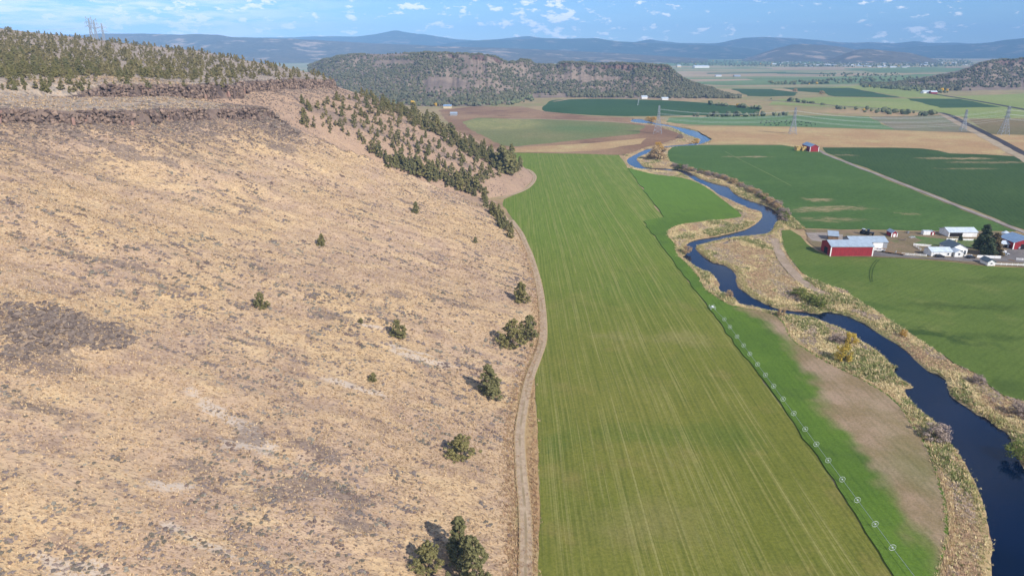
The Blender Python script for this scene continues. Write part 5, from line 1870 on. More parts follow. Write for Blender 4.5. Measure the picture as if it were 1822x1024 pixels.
# ------------------------------------------------------------------ pylons and cables
def pylon(px, py, H, bw, label, base=None, arms=((0.62, 0.30), (0.78, 0.24), (0.93, 0.18)), thick=0.22, rz=0.0, fork=False):
    if base is None:
        g = G(px, py)
        base = (float(g[0]), float(g[1]), 0.0)
    rt = empty('pylon', base, rz)
    tag(rt, label, 'pylon')
    waist = 0.55
    tw = bw * 0.16
    def half(zf):
        return (bw / 2) * (1 - zf / waist) + tw * (zf / waist) if zf < waist else tw * (1 - 0.5 * (zf - waist) / (1 - waist))
    for sx_, sy_ in ((-1, -1), (1, -1), (1, 1), (-1, 1)):
        lg = MB()
        zs = [0, waist, 1.0]
        lg.tube([np.array([sx_ * half(z), sy_ * half(z), z * H]) for z in zs], thick * 0.75, 4)
        lg.build('leg', m_steel, rt)
    br = MB()
    lv = [0, 0.14, 0.26, 0.37, 0.46, 0.55, 0.63, 0.71, 0.79, 0.87, 0.95, 1.0]
    for z0, z1 in zip(lv[:-1], lv[1:]):
        a, b_ = half(z0), half(z1)
        c0 = [(-a, -a), (a, -a), (a, a), (-a, a)]
        c1 = [(-b_, -b_), (b_, -b_), (b_, b_), (-b_, b_)]
        for k in range(4):
            q = (k + 1) % 4
            br.bar((*c0[k], z0 * H), (*c1[q], z1 * H), thick * 0.4, 3)
            br.bar((*c0[q], z0 * H), (*c1[k], z1 * H), thick * 0.4, 3)
            br.bar((*c1[k], z1 * H), (*c1[q], z1 * H), thick * 0.4, 3)
    br.build('bracing', m_steel, rt)
    tips = []
    for zf, wf in arms:
        am = MB()
        w_ = wf * H * 0.75
        h_ = half(zf)
        for s_ in (-1, 1):
            for yy in (-h_, h_):
                am.bar((0, yy, zf * H), (s_ * w_, 0, zf * H + 0.2), thick * 0.55, 3)
                am.bar((0, yy, zf * H + 1.8), (s_ * w_, 0, zf * H + 0.2), thick * 0.5, 3)
            ins_ = MB().bar((s_ * w_, 0, zf * H + 0.2), (s_ * w_, 0, zf * H - 2.0), 0.14, 5)
            ins_.build('insulator', m_steel, rt)
            tips.append((s_ * w_, zf * H - 2.0))
        am.build('cross_arm', m_steel, rt)
    if fork:
        fk = MB()
        for s_ in (-1, 1):
            fk.tube([np.array([0, 0, 0.62 * H]), np.array([s_ * 3.4, 0, 0.8 * H]), np.array([s_ * 3.0, 0, 1.06 * H]), np.array([s_ * 1.4, 0, 0.98 * H])], thick * 0.8, 4)
        fk.build('fork_head', m_steel, rt)
    c_, s_ = cos(rz), sin(rz)
    return [np.array([base[0] + tx * c_, base[1] + tx * s_, base[2] + tz]) for tx, tz in tips]


P1 = pylon(1170, 238, 36, 11, 'steel lattice pylon standing beside the river loop', rz=1.35, thick=0.30)
P2 = pylon(1410, 238.5, 34, 9, 'steel lattice pylon on the stubble behind the small red barn', rz=1.45, thick=0.30)
P3 = pylon(1785, 240, 36, 10, 'tall steel lattice pylon right of the dark road', rz=1.45, thick=0.30)
P4 = pylon(1713, 232.5, 28, 7, 'shorter steel pylon left of the dark road', rz=1.45, thick=0.28)
q5, t5 = cast(540, 124)
P5 = pylon(0, 0, 27, 8, 'steel pylon on the hilltop above the wooded spur', base=tuple(float(c_) for c_ in q5[0]), rz=1.0, thick=0.28)
PL = []
for k, (px_, top_, t_) in enumerate([(157, 33, 905), (166, 36, 925), (180, 42, 960)]):
    tp_ = RT(px_, top_, t_)
    zb_ = float(hill(tp_[0], tp_[1]))
    PL.append(pylon(0, 0, float(tp_[2] - zb_), 7, ['tallest forked steel pylon rising behind the hilltop junipers', 'middle forked steel pylon behind the hilltop junipers', 'small plain steel pylon on the hilltop skyline'][k], base=(float(tp_[0]), float(tp_[1]), zb_), arms=((0.72, 0.22), (0.86, 0.2)), rz=0.3, thick=0.34, fork=k < 2))
m_wire = simple('aluminium_wire', lin(196, 200, 204), 0.4, 0.03)


def cable(a, b_, sag, label, group, r_=0.075):
    pts_ = []
    for k in range(25):
        s = k / 24
        p = a * (1 - s) + b_ * s
        pts_.append(p - np.array([0, 0, 4 * sag * s * (1 - s)]))
    c_ = np.mean(pts_, 0)
    o = MB().tube([p - c_ for p in pts_], r_, 3).build('power_cable', m_wire)
    o.location = tuple(float(v_) for v_ in c_)
    return tag(o, label, 'cable', group)


for a, b_ in zip(P1, P2):
    cable(a, b_, 5, 'thin cable between the river pylon and the stubble pylon', 'cables from the river pylon')
for a, b_ in zip(P2, P3):
    cable(a, b_, 10, 'thin cable between the stubble pylon and the tall road pylon', 'cables past the stubble pylon')
for a in P3:
    cable(a, a + np.array([420.0, 30.0, 0]), 10, 'thin cable running on from the tall road pylon', 'cables beyond the road pylon')
for a, b_ in zip(P5, P1):
    cable(a, b_, 30, 'long sagging cable from the hilltop pylon down to the river pylon', 'cables crossing the valley mouth', 0.11)
for k in range(2):
    a = PL[k][0]
    cable(a, a + np.array([-300.0, 40.0, 6.0]), 5, 'thin cable running left from the hilltop pylons', 'cables on the hilltop skyline', 0.1)

# ------------------------------------------------------------------ farm buildings
def wall_mat(name, col, boards=0.6, axis_='X'):
    M, n, b = mat(name, 0.75, spec=0.25)
    v = n.coord()
    f = n.noise(n.map(v, scale=(1, 1, 0.25)), 1.2, 5, 0.65)
    s_ = n.sep(v)
    xx = n.m('ADD', s_[0], s_[1])
    w = n.m('FRACT', n.m('DIVIDE', xx, boards))
    gr = n.rng(n.m('ABSOLUTE', n.m('SUBTRACT', w, 0.5)), 0.42, 0.5)
    c = n.mix(n.rng(f, 0.3, 0.72), tuple(x_ * 0.8 for x_ in col), tuple(min(1, x_ * 1.1) for x_ in col))
    c = n.mix(n.m('MULTIPLY', gr, 0.4), c, tuple(x_ * 0.45 for x_ in col))
    n.put(b.inputs['Base Color'], c)
    return M


def roof_mat(name, col, metal=0.0, rough=0.45):
    M, n, b = mat(name, rough, spec=0.4, metal=metal)
    v = n.coord()
    f = n.noise(v, 0.5, 4, 0.6)
    xx = n.sep(v)[0]
    w = n.m('FRACT', n.m('DIVIDE', xx, 0.9))
    gr = n.rng(n.m('ABSOLUTE', n.m('SUBTRACT', w, 0.5)), 0.40, 0.5)
    c = n.mix(n.rng(f, 0.3, 0.7), tuple(x_ * 0.85 for x_ in col), tuple(min(1, x_ * 1.08) for x_ in col))
    c = n.mix(n.m('MULTIPLY', gr, 0.35), c, tuple(x_ * 0.5 for x_ in col))
    n.put(b.inputs['Base Color'], c)
    return M


m_red = wall_mat('red_barn_siding', lin(148, 46, 52))
m_white = wall_mat('white_siding', lin(232, 230, 226), 0.4)
m_cream = wall_mat('cream_siding', lin(214, 196, 160), 0.4)
m_greyw = wall_mat('grey_siding', lin(150, 152, 156))
m_roof = roof_mat('grey_metal_roof', lin(158, 172, 184))
m_roofl = roof_mat('pale_metal_roof', lin(196, 206, 214))
m_roofd = roof_mat('dark_shingle_roof', lin(84, 98, 108), rough=0.8)
m_roofb = roof_mat('blue_metal_roof', lin(128, 152, 178))
m_trim = simple('white_trim', lin(236, 234, 230), 0.6, 0.04)
m_dark = simple('dark_opening', lin(38, 34, 34), 0.8, 0.1)
m_glass = simple('window_glass', lin(52, 62, 74), 0.12, 0.1, spec=0.6)
m_wood = simple('old_timber', lin(140, 112, 84), 0.9, 0.15)
m_hay = simple('hay', lin(200, 168, 104), 0.95, 0.2, 1.5)
m_tyre = simple('tyre_rubber', lin(34, 33, 33), 0.9, 0.1)
m_green = simple('green_machine_paint', lin(52, 84, 48), 0.5, 0.08)
m_blk = simple('dark_vehicle_paint', lin(44, 46, 54), 0.35, 0.08, spec=0.5)
m_silver = simple('silver_vehicle_paint', lin(186, 190, 196), 0.35, 0.06, spec=0.5)


def building(name, x0, x1, y0, y1, wh, rh, axis_, mw, mr, label, feats=(), trim=False, over=0.4, openfront=False, cat='building', mono=False, lean=0.0):
    cx, cy = (x0 + x1) / 2, (y0 + y1) / 2
    rt = empty(name, (cx, cy, 0.12), lean)
    tag(rt, label, cat)
    a, b_ = (x1 - x0) / 2, (y1 - y0) / 2
    w = MB()
    if axis_ == 'x':      # ridge runs along x
        ry = 0.0 if not mono else b_
        V = [(-a, -b_, 0), (a, -b_, 0), (a, b_, 0), (-a, b_, 0), (-a, -b_, wh), (a, -b_, wh), (a, b_, wh if not mono else wh + rh), (-a, b_, wh if not mono else wh + rh)]
        if mono:
            F = [(0, 1, 5, 4), (2, 3, 7, 6), (0, 4, 7, 3), (1, 2, 6, 5)]
        else:
            V += [(-a, 0, wh + rh), (a, 0, wh + rh)]
            F = [(2, 3, 7, 6), (3, 0, 4, 8, 7), (1, 2, 6, 9, 5)]
            if not openfront:
                F.append((0, 1, 5, 4))
        w.add(V, F)
    else:
        V = [(-a, -b_, 0), (a, -b_, 0), (a, b_, 0), (-a, b_, 0), (-a, -b_, wh), (a, -b_, wh), (a, b_, wh), (-a, b_, wh), (0, -b_, wh + rh), (0, b_, wh + rh)]
        w.add(V, [(0, 1, 5, 8, 4), (2, 3, 7, 9, 6), (3, 0, 4, 7), (1, 2, 6, 5)])
    w.build('wall', mw, rt)
    rf = MB()
    th = 0.16
    def slab(p, q, s_, t_):
        P4_ = [np.array(k, float) for k in (p, q, s_, t_)]
        V = P4_ + [k + np.array([0, 0, th]) for k in P4_]
        rf.add(V, [(3, 2, 1, 0), (4, 5, 6, 7), (0, 1, 5, 4), (1, 2, 6, 5), (2, 3, 7, 6), (3, 0, 4, 7)])
    if axis_ == 'x' and not mono:
        dz = rh / b_ * over
        slab((-a - over, -b_ - over, wh - dz + 0.03), (a + over, -b_ - over, wh - dz + 0.03), (a + over, 0.0, wh + rh + 0.03), (-a - over, 0.0, wh + rh + 0.03))
        slab((a + over, b_ + over, wh - dz + 0.03), (-a - over, b_ + over, wh - dz + 0.03), (-a - over, 0.004, wh + rh + 0.02), (a + over, 0.004, wh + rh + 0.02))
    elif mono:
        dz = rh / (2 * b_) * over
        slab((-a - over, -b_ - over, wh - dz + 0.03), (a + over, -b_ - over, wh - dz + 0.03), (a + over, b_ + over, wh + rh + dz + 0.03), (-a - over, b_ + over, wh + rh + dz + 0.03))
    else:
        dz = rh / a * over
        slab((-a - over, b_ + over, wh - dz + 0.03), (-a - over, -b_ - over, wh - dz + 0.03), (0.0, -b_ - over, wh + rh + 0.03), (0.0, b_ + over, wh + rh + 0.03))
        slab((a + over, -b_ - over, wh - dz + 0.03), (a + over, b_ + over, wh - dz + 0.03), (0.004, b_ + over, wh + rh + 0.02), (0.004, -b_ - over, wh + rh + 0.02))
    rf.build('roof', mr, rt)
    if trim:
        for sx_ in (-1, 1):
            t_ = MB().box(sx_ * a - 0.28, sx_ * a + 0.28, -b_ - 0.05, -b_ + 0.15, 0, wh - 0.05)
            t_.build('corner_trim', m_trim, rt)
        MB().box(-a + 0.29, a - 0.29, -b_ - 0.04, -b_ + 0.1, wh - 0.4, wh - 0.06).build('eave_trim', m_trim, rt) if axis_ == 'x' else None
    for ft in feats:
        kind_, side, c0, ww, z0, z1, mm = ft
        f = MB()
        if side == 'front':
            f.box(c0 - ww / 2, c0 + ww / 2, -b_ - 0.07, -b_ + 0.02, z0, z1)
        elif side == 'left':
            f.box(-a - 0.07, -a + 0.02, c0 - ww / 2, c0 + ww / 2, z0, z1)
        else:
            f.box(a - 0.02, a + 0.07, c0 - ww / 2, c0 + ww / 2, z0, z1)
        po = f.build(kind_, mm, rt)
        if kind_ == 'window':
            fr = MB()
            e_ = 0.1
            if side == 'front':
                for (xa, xb, za, zb2) in ((c0 - ww / 2 - e_, c0 + ww / 2 + e_, z1, z1 + e_), (c0 - ww / 2 - e_, c0 + ww / 2 + e_, z0 - e_, z0), (c0 - ww / 2 - e_, c0 - ww / 2, z0, z1), (c0 + ww / 2, c0 + ww / 2 + e_, z0, z1)):
                    fr.box(xa, xb, -b_ - 0.1, -b_ + 0.01, za, zb2)
                fr.build('frame', m_trim, po)
    return rt


def bx(px, py):
    g = G(px, py)
    return float(g[0]), float(g[1])


def span(pl, pr, py):
    a, b_ = bx(pl, py), bx(pr, py)
    return a[0], b_[0], a[1]


x0, x1, y0 = span(1477, 1551.5, 456)
building('red_barn', x0, x1, y0, y0 + 12, 5.4, 2.0, 'x', m_red, m_roof, 'large red barn with white corner trim and grey metal roof', [('door', 'left', 0, 4, 0, 3.6, m_dark)], trim=True, cat='barn')
x0, x1, y0 = 189.0, 209.5, y0 + 15.5
building('shed', x0, x1, y0, y0 + 10, 3.6, 2.0, 'x', m_greyw, m_roof, 'long grey shed directly behind the large red barn', [('door', 'front', 5, 5.5, 0, 3.2, m_trim)], cat='shed')
x0, x1, y0 = span(1478, 1494, 428)
building('lean_to', x0, x1, y0, y0 + 7, 2.6, 1.2, 'x', m_wood, m_roof, 'small dark grey lean-to beside the pale corral', mono=True, cat='shed', lean=-0.35)
x0, x1, y0 = span(1586, 1595.5, 422)
building('shed', x0, x1, y0, y0 + 6, 2.5, 1.2, 'y', m_red, m_roof, 'tiny red shed with white trimmed door on the bare yard', [('door', 'front', 0, 1.3, 0, 2.0, m_trim)], trim=True, over=0.25, cat='shed')
x0, x1, y0 = span(1642.5, 1655, 418.5)
building('trailer', x0, x1, y0, y0 + 2.6, 2.3, 0.25, 'x', m_white, m_roofl, 'white box trailer standing left of a tiny red and white shed', over=0.05, cat='trailer')
x0, x1, y0 = span(1656.5, 1662.5, 418.5)
building('shed', x0, x1, y0, y0 + 2.2, 1.9, 0.5, 'y', m_red, m_roofl, 'tiny red and white shed right of the white box trailer', [('door', 'front', 0, 0.8, 0, 1.6, m_trim)], over=0.15, cat='shed')
x0, x1, y0 = span(1687, 1737.5, 422)
building('shed', x0, x1, y0, y0 + 9.5, 3.0, 1.7, 'x', m_white, m_roofl, 'long open fronted white shed with pale metal roof behind the lawn', [('door', 'front', 3.5, 4, 0, 2.4, m_trim), ('opening', 'front', -4, 7.5, 0.3, 2.5, m_dark)], cat='shed')
x0, x1, y0 = span(1656, 1692.5, 456.5)
building('garage', x0, x1, y0, y0 + 7.0, 2.7, 1.5, 'x', m_white, m_roofl, 'white garage with pale metal roof left of the farmhouse', [('door', 'front', -3, 2.6, 0, 2.2, m_trim), ('door', 'front', 0.3, 2.6, 0, 2.2, m_trim), ('window', 'front', 3.6, 1.0, 0.9, 1.9, m_glass)], cat='garage')
x0, x1, y0 = span(1698.5, 1714, 457.5)
hf = building('farmhouse', x0 + 0.3, x1 + 5.0, y0 + 5, y0 + 15, 3.4, 2.4, 'y', m_white, m_roofd, 'white farmhouse with dark grey roof beside the tall conifers', [('window', 'front', -1.5, 0.9, 1.2, 2.3, m_glass), ('window', 'front', 1.6, 0.9, 1.2, 2.3, m_glass), ('door', 'front', 3.4, 1.0, 0, 2.1, m_glass)], cat='house')
wg = MB()
ax_, ay_ = (x1 - x0) / 2, 2.6
ww_ = MB()
for (cxo,) in ((-3.0,),):
    yo = -5.0 - ay_ - 0.01
    V = [(cxo - ax_, yo - ay_, 0), (cxo + ax_, yo - ay_, 0), (cxo + ax_, yo + ay_, 0), (cxo - ax_, yo + ay_, 0), (cxo - ax_, yo - ay_, 2.5), (cxo + ax_, yo - ay_, 2.5), (cxo + ax_, yo + ay_, 2.5), (cxo - ax_, yo + ay_, 2.5), (cxo, yo - ay_, 3.9), (cxo, yo + ay_, 3.9)]
    ww_.add(V, [(0, 1, 5, 8, 4), (3, 0, 4, 7), (1, 2, 6, 5), (2, 3, 7, 9, 6)])
    ww_.build('front_wing', m_white, hf)
    rf = MB()
    for s_ in (-1, 1):
        Pq = [np.array(k) for k in ((cxo + s_ * (ax_ + 0.3), yo - ay_ - 0.3, 2.42), (cxo + s_ * (ax_ + 0.3), yo + ay_, 2.42), (cxo + 0.003 * s_, yo + ay_, 3.95), (cxo + 0.003 * s_, yo - ay_ - 0.3, 3.95))]
        if s_ < 0:
            Pq = Pq[::-1]
        V = Pq + [k + np.array([0, 0, 0.14]) for k in Pq]
        rf.add(V, [(3, 2, 1, 0), (4, 5, 6, 7), (0, 1, 5, 4), (1, 2, 6, 5), (2, 3, 7, 6), (3, 0, 4, 7)])
    rf.build('wing_roof', m_roofl, hf)
    MB().box(cxo - 0.5, cxo + 0.5, yo - ay_ - 0.06, yo - ay_ + 0.02, 1.2, 2.1).build('window', m_glass, hf)
MB().box(1.2, 2.0, 1.0, 1.8, 3.6, 6.6).build('chimney', m_cream, hf)
x0, x1, y0 = span(1756.5, 1770, 473)
building('shed', x0, x1, y0, y0 + 6, 2.1, 1.3, 'y', m_white, m_roofd, 'small white shed with dark roof at the pasture edge', [('window', 'front', 0, 0.9, 0.9, 1.6, m_glass)], cat='shed')
x0, x1, y0 = span(1802, 1850, 444)
building('red_barn', x0, x1, y0, y0 + 13, 4.0, 2.4, 'y', m_red, m_roofb, 'red barn with blue grey roof beside the lane end', [('door', 'front', -2, 3, 0, 3, m_dark), ('door', 'left', 0, 5, 0, 2.8, m_dark)], trim=True, cat='barn')
x0, x1, y0 = span(1781, 1794, 441.5)
building('garage', x0, x1, y0, y0 + 6, 2.4, 1.1, 'x', m_white, m_roofl, 'small white garage in front of the red barn by the lane', [('door', 'front', 0, 2.4, 0, 2.0, m_dark)], cat='garage')
# grain bin
g = bx(1787, 424)
rt = empty('grain_bin', (g[0], g[1], 0.1)); tag(rt, 'round pale grain bin beside the red barn by the lane', 'grain bin')
MB().bar((0, 0, 0), (0, 0, 3.4), 2.0, 16).build('bin_wall', m_alu, rt)
MB().bar((0, 0, 3.42), (0, 0, 4.5), 2.15, 16, 0.3).build('bin_roof', m_roofl, rt)

# second yard up the valley
x0, x1, y0 = span(1441, 1456, 270)
building('red_barn', x0, x1, y0, y0 + 22, 5.2, 2.4, 'y', m_red, m_roofb, 'small red barn with blue roof at the end of the gravel lane', [('door', 'front', 0, 3.5, 0, 3.4, m_red)], trim=True, cat='barn')
for (pxl, pxr, py_, lab) in [(1428, 1436, 269, 'tan hay stack against the small red barn'), (1418, 1426, 268.5, 'loose tan hay stack left of the small red barn')]:
    a0, a1, yy = span(pxl, pxr, py_)
    rt = empty('hay_stack', ((a0 + a1) / 2, yy + 5, 0.1)); tag(rt, lab, 'hay stack')
    kx, nz_ = int((a1 - a0) / 1.4), 4
    bale = MB().box(-0.66, 0.66, -1.2, 1.2, 0, 1.1).mesh('bale', m_hay)
    for i in range(kx):
        for j in range(3):
            for k in range(nz_ - (1 if (i * 7 + j * 3) % 4 == 0 else 0)):
                obj('bale', bale, rt, (-(a1 - a0) / 2 + 0.7 + i * 1.38, -3 + j * 2.5, k * 1.12))

far_b = [  # px left, px right, py, depth, wall h, roof h, wall, roof, label
    (949, 964, 163.5, 12, 4, 2.5, m_wood, m_roofl, 'pale roofed farm building below the long mesa'),
    (789, 803, 193, 14, 4.0, 2.6, m_cream, m_roofb, 'tan house with blue grey roof at the foot of the wooded spur'),
    (801, 813, 206, 14, 3.4, 2.0, m_greyw, m_roof, 'grey roofed shed below the tan house'),
    (1142, 1152, 176, 14, 4, 2.5, m_white, m_roofl, 'white farmhouse on the far side of the irrigated field'),
    (1060, 1072, 163, 10, 4, 2.5, m_red, roof_mat('red_roof', lin(166, 84, 74)), 'red roofed building among the trees below the mesa'),
    (1178, 1189, 178, 12, 3.5, 2, m_white, m_roofl, 'white shed at the far edge of the irrigated field'),
    (1643, 1656, 166.5, 14, 4, 3, m_white, m_roofl, 'white farm building under the wooded mesa'),
    (1657, 1668, 167, 14, 4, 3, m_red, m_roofl, 'red farm building beside the white one under the wooded mesa'),
    (1236, 1262, 121, 60, 9, 5, m_white, m_roofl, 'long white industrial shed on the distant plain'),
    (1205, 1212, 120, 40, 9, 5, m_cream, m_roofl, 'cream building left of the long white shed on the plain'),
    (1274, 1284, 136.5, 20, 4, 3, m_white, m_roof, 'white farmhouse among the tan fields of the plain'),
    (1307, 1318, 137, 20, 4, 3, m_greyw, m_roof, 'grey farmhouse among the tan fields of the plain'),
]
for (pl_, pr_, py_, dp, wh, rh, mw_, mr_, lab) in far_b:
    a0, a1, yy = span(pl_, pr_, py_)
    building('farm_building', a0, a1, yy, yy + dp, wh, rh, 'x', mw_, mr_, lab, over=0.5)
# the town: small gabled houses, one mesh each
rt_ = np.random.default_rng(12)
hm = []
for mw_, mr_ in ((m_white, m_roofl), (m_cream, m_roof), (m_white, m_roofd)):
    b_ = MB()
    b_.add([(-10, -7, 0), (10, -7, 0), (10, 7, 0), (-10, 7, 0), (-10, -7, 5), (10, -7, 5), (10, 7, 5), (-10, 7, 5), (-10, 0, 8.5), (10, 0, 8.5)], [(0, 1, 5, 4), (2, 3, 7, 6), (3, 0, 4, 8, 7), (1, 2, 6, 9, 5)])
    w_ = b_.mesh('wall', mw_)
    b_ = MB().add([(-11, -8, 4.7), (11, -8, 4.7), (11, 0, 8.7), (-11, 0, 8.7), (11, 8, 4.7), (-11, 8, 4.7)], [(0, 1, 2, 3), (3, 2, 4, 5)])
    hm.append((w_, b_.mesh('roof', mr_)))
tw_ = sample_poly_px([(1380, 108), (1560, 110), (1700, 112), (1730, 116), (1600, 121), (1430, 119), (1370, 117)], 75, 3)
for (a, c_) in tw_:
    g = G(a, c_)
    k = int(rt_.integers(0, 3))
    e = empty('town_house', (float(g[0]), float(g[1]), 0.2), float(rt_.uniform(-0.5, 0.5)))
    s_ = float(rt_.uniform(0.6, 1.3))
    e.scale = (s_ * 1.3, s_, s_ * 0.8)
    obj('wall', hm[k][0], e); obj('roof', hm[k][1], e)
    tag(e, ['small white house with pale roof in the distant town on the plain', 'small cream house with grey roof in the distant town on the plain', 'small white house with dark roof in the distant town on the plain'][k], 'house', 'houses of the distant town')

# ------------------------------------------------------------------ fences
rail_m, post_m = {}, MB().box(-0.09, 0.09, -0.09, 0.09, 0, 1.35).mesh('post', m_trim)


def fence(pa, pb, label, rails=(0.35, 0.75, 1.15), solid=False, step=2.6, h=1.3):
    a, b_ = np.array(bx(*pa)), np.array(bx(*pb))
    L = float(np.hypot(*(b_ - a)))
    rt = empty('fence', (float(a[0]), float(a[1]), 0.12), math.atan2(b_[1] - a[1], b_[0] - a[0]))
    tag(rt, label, 'fence')
    n_ = max(2, int(L / step))
    for k in range(n_ + 1):
        obj('post', post_m, rt, (L * k / n_, 0, 0))
    if solid:
        for k in range(n_):
            MB().box(L * k / n_ + 0.12, L * (k + 1) / n_ - 0.12, -0.03, 0.03, 0.1, h).build('panel', m_trim, rt)
    else:
        for z_ in rails:
            MB().box(0, L, -0.13, -0.095, z_ - 0.09, z_ + 0.09).build('rail', m_trim, rt)


fence((1625, 437), (1656, 439.5), 'white panel fence behind the white garage', solid=True)
fence((1626, 438), (1638, 446), 'white rail fence running down to the driveway')
fence((1684, 427.5), (1731, 428.5), 'long pale panel fence in front of the open fronted shed', solid=True, h=1.1)
fence((1715, 458), (1729, 458), 'white panel fence joining the farmhouse wing', solid=True, h=1.5)
fence((1738, 459), (1780, 460.5), 'white panel fence below the tall conifers', solid=True, h=1.6)
fence((1771, 472), (1860, 475), 'white rail fence running right from the small dark roofed shed', rails=(0.5, 0.8, 1.1))
fence((1808, 463), (1860, 466), 'white rail fence beside the driveway end')
fence((1604, 454), (1648, 456.5), 'white rail fence left of the garage along the driveway')
m_post = simple('weathered_post', lin(150, 132, 110), 0.95, 0.15)

# ------------------------------------------------------------------ vehicles
def wheel_mesh():
    return MB().bar((0, -0.13, 0), (0, 0.13, 0), 0.38, 12).mesh('wheel', m_tyre)


whm = wheel_mesh()


def vehicle(px, py, rz, paint, label, truck=False, name='pickup_truck', cat='truck', s=1.0):
    g = bx(px, py)
    rt = empty(name, (g[0], g[1], 0.14), rz)
    rt.scale = (s, s, s)
    tag(rt, label, cat)
    L = 2.7
    prof = [(-L, 0.45), (-L, 1.0), (-L + 0.1, 1.05), (-0.5, 1.05), (-0.35, 1.75), (0.75, 1.75), (1.25, 1.1), (2.4, 1.0), (L, 0.85), (L, 0.45)] if truck else [(-2.3, 0.4), (-2.35, 0.95), (-1.9, 1.55), (0.4, 1.55), (1.0, 1.0), (2.1, 0.9), (2.3, 0.7), (2.3, 0.4)]
    n_ = len(prof)
    V = [(x_, -0.92, z_) for x_, z_ in prof] + [(x_, 0.92, z_) for x_, z_ in prof]
    F = [tuple(range(n_)), tuple(range(2 * n_ - 1, n_ - 1, -1))] + [((k + 1) % n_, k, n_ + k, n_ + (k + 1) % n_) for k in range(n_)]
    MB().add(V, F).build('body', paint, rt)
    wz = (1.15, 1.65) if truck else (1.0, 1.45)
    wx_ = (-0.25, 0.7) if truck else (-1.7, 0.35)
    for sy_ in (-1, 1):
        MB().box(wx_[0], wx_[1], sy_ * 0.93 - 0.02, sy_ * 0.93 + 0.02, *wz).build('side_window', m_glass, rt)
    for wx2 in (-1.6, 1.6):
        for sy_ in (-0.85, 0.85):
            obj('wheel', whm, rt, (wx2 * (1.05 if truck else 0.9), sy_, 0.38))


vehicle(1563, 447, -0.15, m_trim, 'white pickup truck in front of the flatbed trailer', True)
vehicle(1672, 457.8, 0.0, m_blk, 'dark car parked before the white garage door', False, 'car', 'car')
vehicle(1782, 450, 0.4, m_trim, 'white pickup truck parked behind a silver car by the conifers', True)
vehicle(1788, 454, 0.4, m_silver, 'silver car parked in front of a white pickup by the conifers', False, 'car', 'car')
vehicle(1727, 459.5, 0.1, m_blk, 'black car parked on the driveway below the farmhouse', False, 'car', 'car')
vehicle(1815, 443, 0.3, m_silver, 'silver car parked beside the red barn by the lane', False, 'car', 'car')
# flatbed trailers
for (pa, pb, lab) in [((1572, 449), (1590, 452), 'dark flatbed trailer behind the white pickup'), ((1592, 452), (1611, 455), 'dark flatbed trailer at the end of the trailer line')]:
    a, b_ = np.array(bx(*pa)), np.array(bx(*pb))
    L = float(np.hypot(*(b_ - a)))
    rt = empty('flatbed_trailer', (float(a[0]), float(a[1]), 0.13), math.atan2(b_[1] - a[1], b_[0] - a[0])); tag(rt, lab, 'trailer')
    MB().box(0.3, L - 0.3, -1.1, 1.1, 0.75, 0.95).build('deck', m_wood, rt)
    MB().box(0.3, 0.5, -1.1, 1.1, 0.96, 1.7).build('headboard', m_steel, rt)
    for k in (0.55, 0.7):
        for sy_ in (-0.95, 0.95):
            obj('wheel', whm, rt, (L * k, sy_, 0.38))
# tractors and implements in the yard
for (px_, py_, paint, rz_, lab) in [(1537, 417, m_silver, 0.2, 'pale cab tractor parked at the yard fence'), (1546, 418.5, m_blk, -0.5, 'dark tractor parked beside the pale cab tractor')]:
    g = bx(px_, py_)
    rt = empty('tractor', (g[0], g[1], 0.13), rz_); tag(rt, lab, 'tractor')
    rt.scale = (1.3, 1.3, 1.3)
    MB().box(0.0, 2.0, -0.45, 0.45, 0.8, 1.5).build('hood', paint if paint is not m_silver else m_green, rt)
    MB().box(-1.1, 0.0, -0.7, 0.7, 0.9, 1.5).box(-1.0, -0.02, -0.65, 0.65, 1.5, 2.5).build('cab', m_glass, rt)
    MB().box(-1.15, 0.1, -0.78, 0.78, 2.5, 2.65).build('cab_roof', paint, rt)
    bigw = MB().bar((0, -0.22, 0), (0, 0.22, 0), 0.85, 14).mesh('wheel', m_tyre)
    for sy_ in (-0.95, 0.95):
        obj('wheel', bigw, rt, (-0.6, sy_, 0.85))
        obj('wheel', whm, rt, (1.5, sy_ * 0.7, 0.38))
for (px_, py_, lab, k) in [(1606, 428, 'rusty disc harrow lying on the bare yard', 0), (1624, 424, 'pale hay rake standing on the bare yard', 1), (1616, 415, 'dark implement frame near the yard fence', 2)]:
    g = bx(px_, py_)
    rt = empty('farm_implement', (g[0], g[1], 0.13), 0.5 * k); tag(rt, lab, 'farm machine')
    fr = MB()
    fr.bar((-2, 0, 0.7), (2, 0, 0.7), 0.09); fr.bar((-2, 1.4, 0.7), (2, 1.4, 0.7), 0.09); fr.bar((-2, 0, 0.7), (-2, 1.4, 0.7), 0.09); fr.bar((2, 0, 0.7), (2, 1.4, 0.7), 0.09); fr.bar((0, 0, 0.7), (0, -2.2, 0.5), 0.1)
    fr.build('frame', [m_wood, m_silver, m_blk][k], rt)
    disc = MB().ring((0, 0, 0), 0.42, 0.06, 'x', 12, 4).mesh('disc', [m_steel, m_alu, m_steel][k])
    for j in range(6):
        obj('disc', disc, rt, (-1.8 + j * 0.72, 0.1, 0.5))
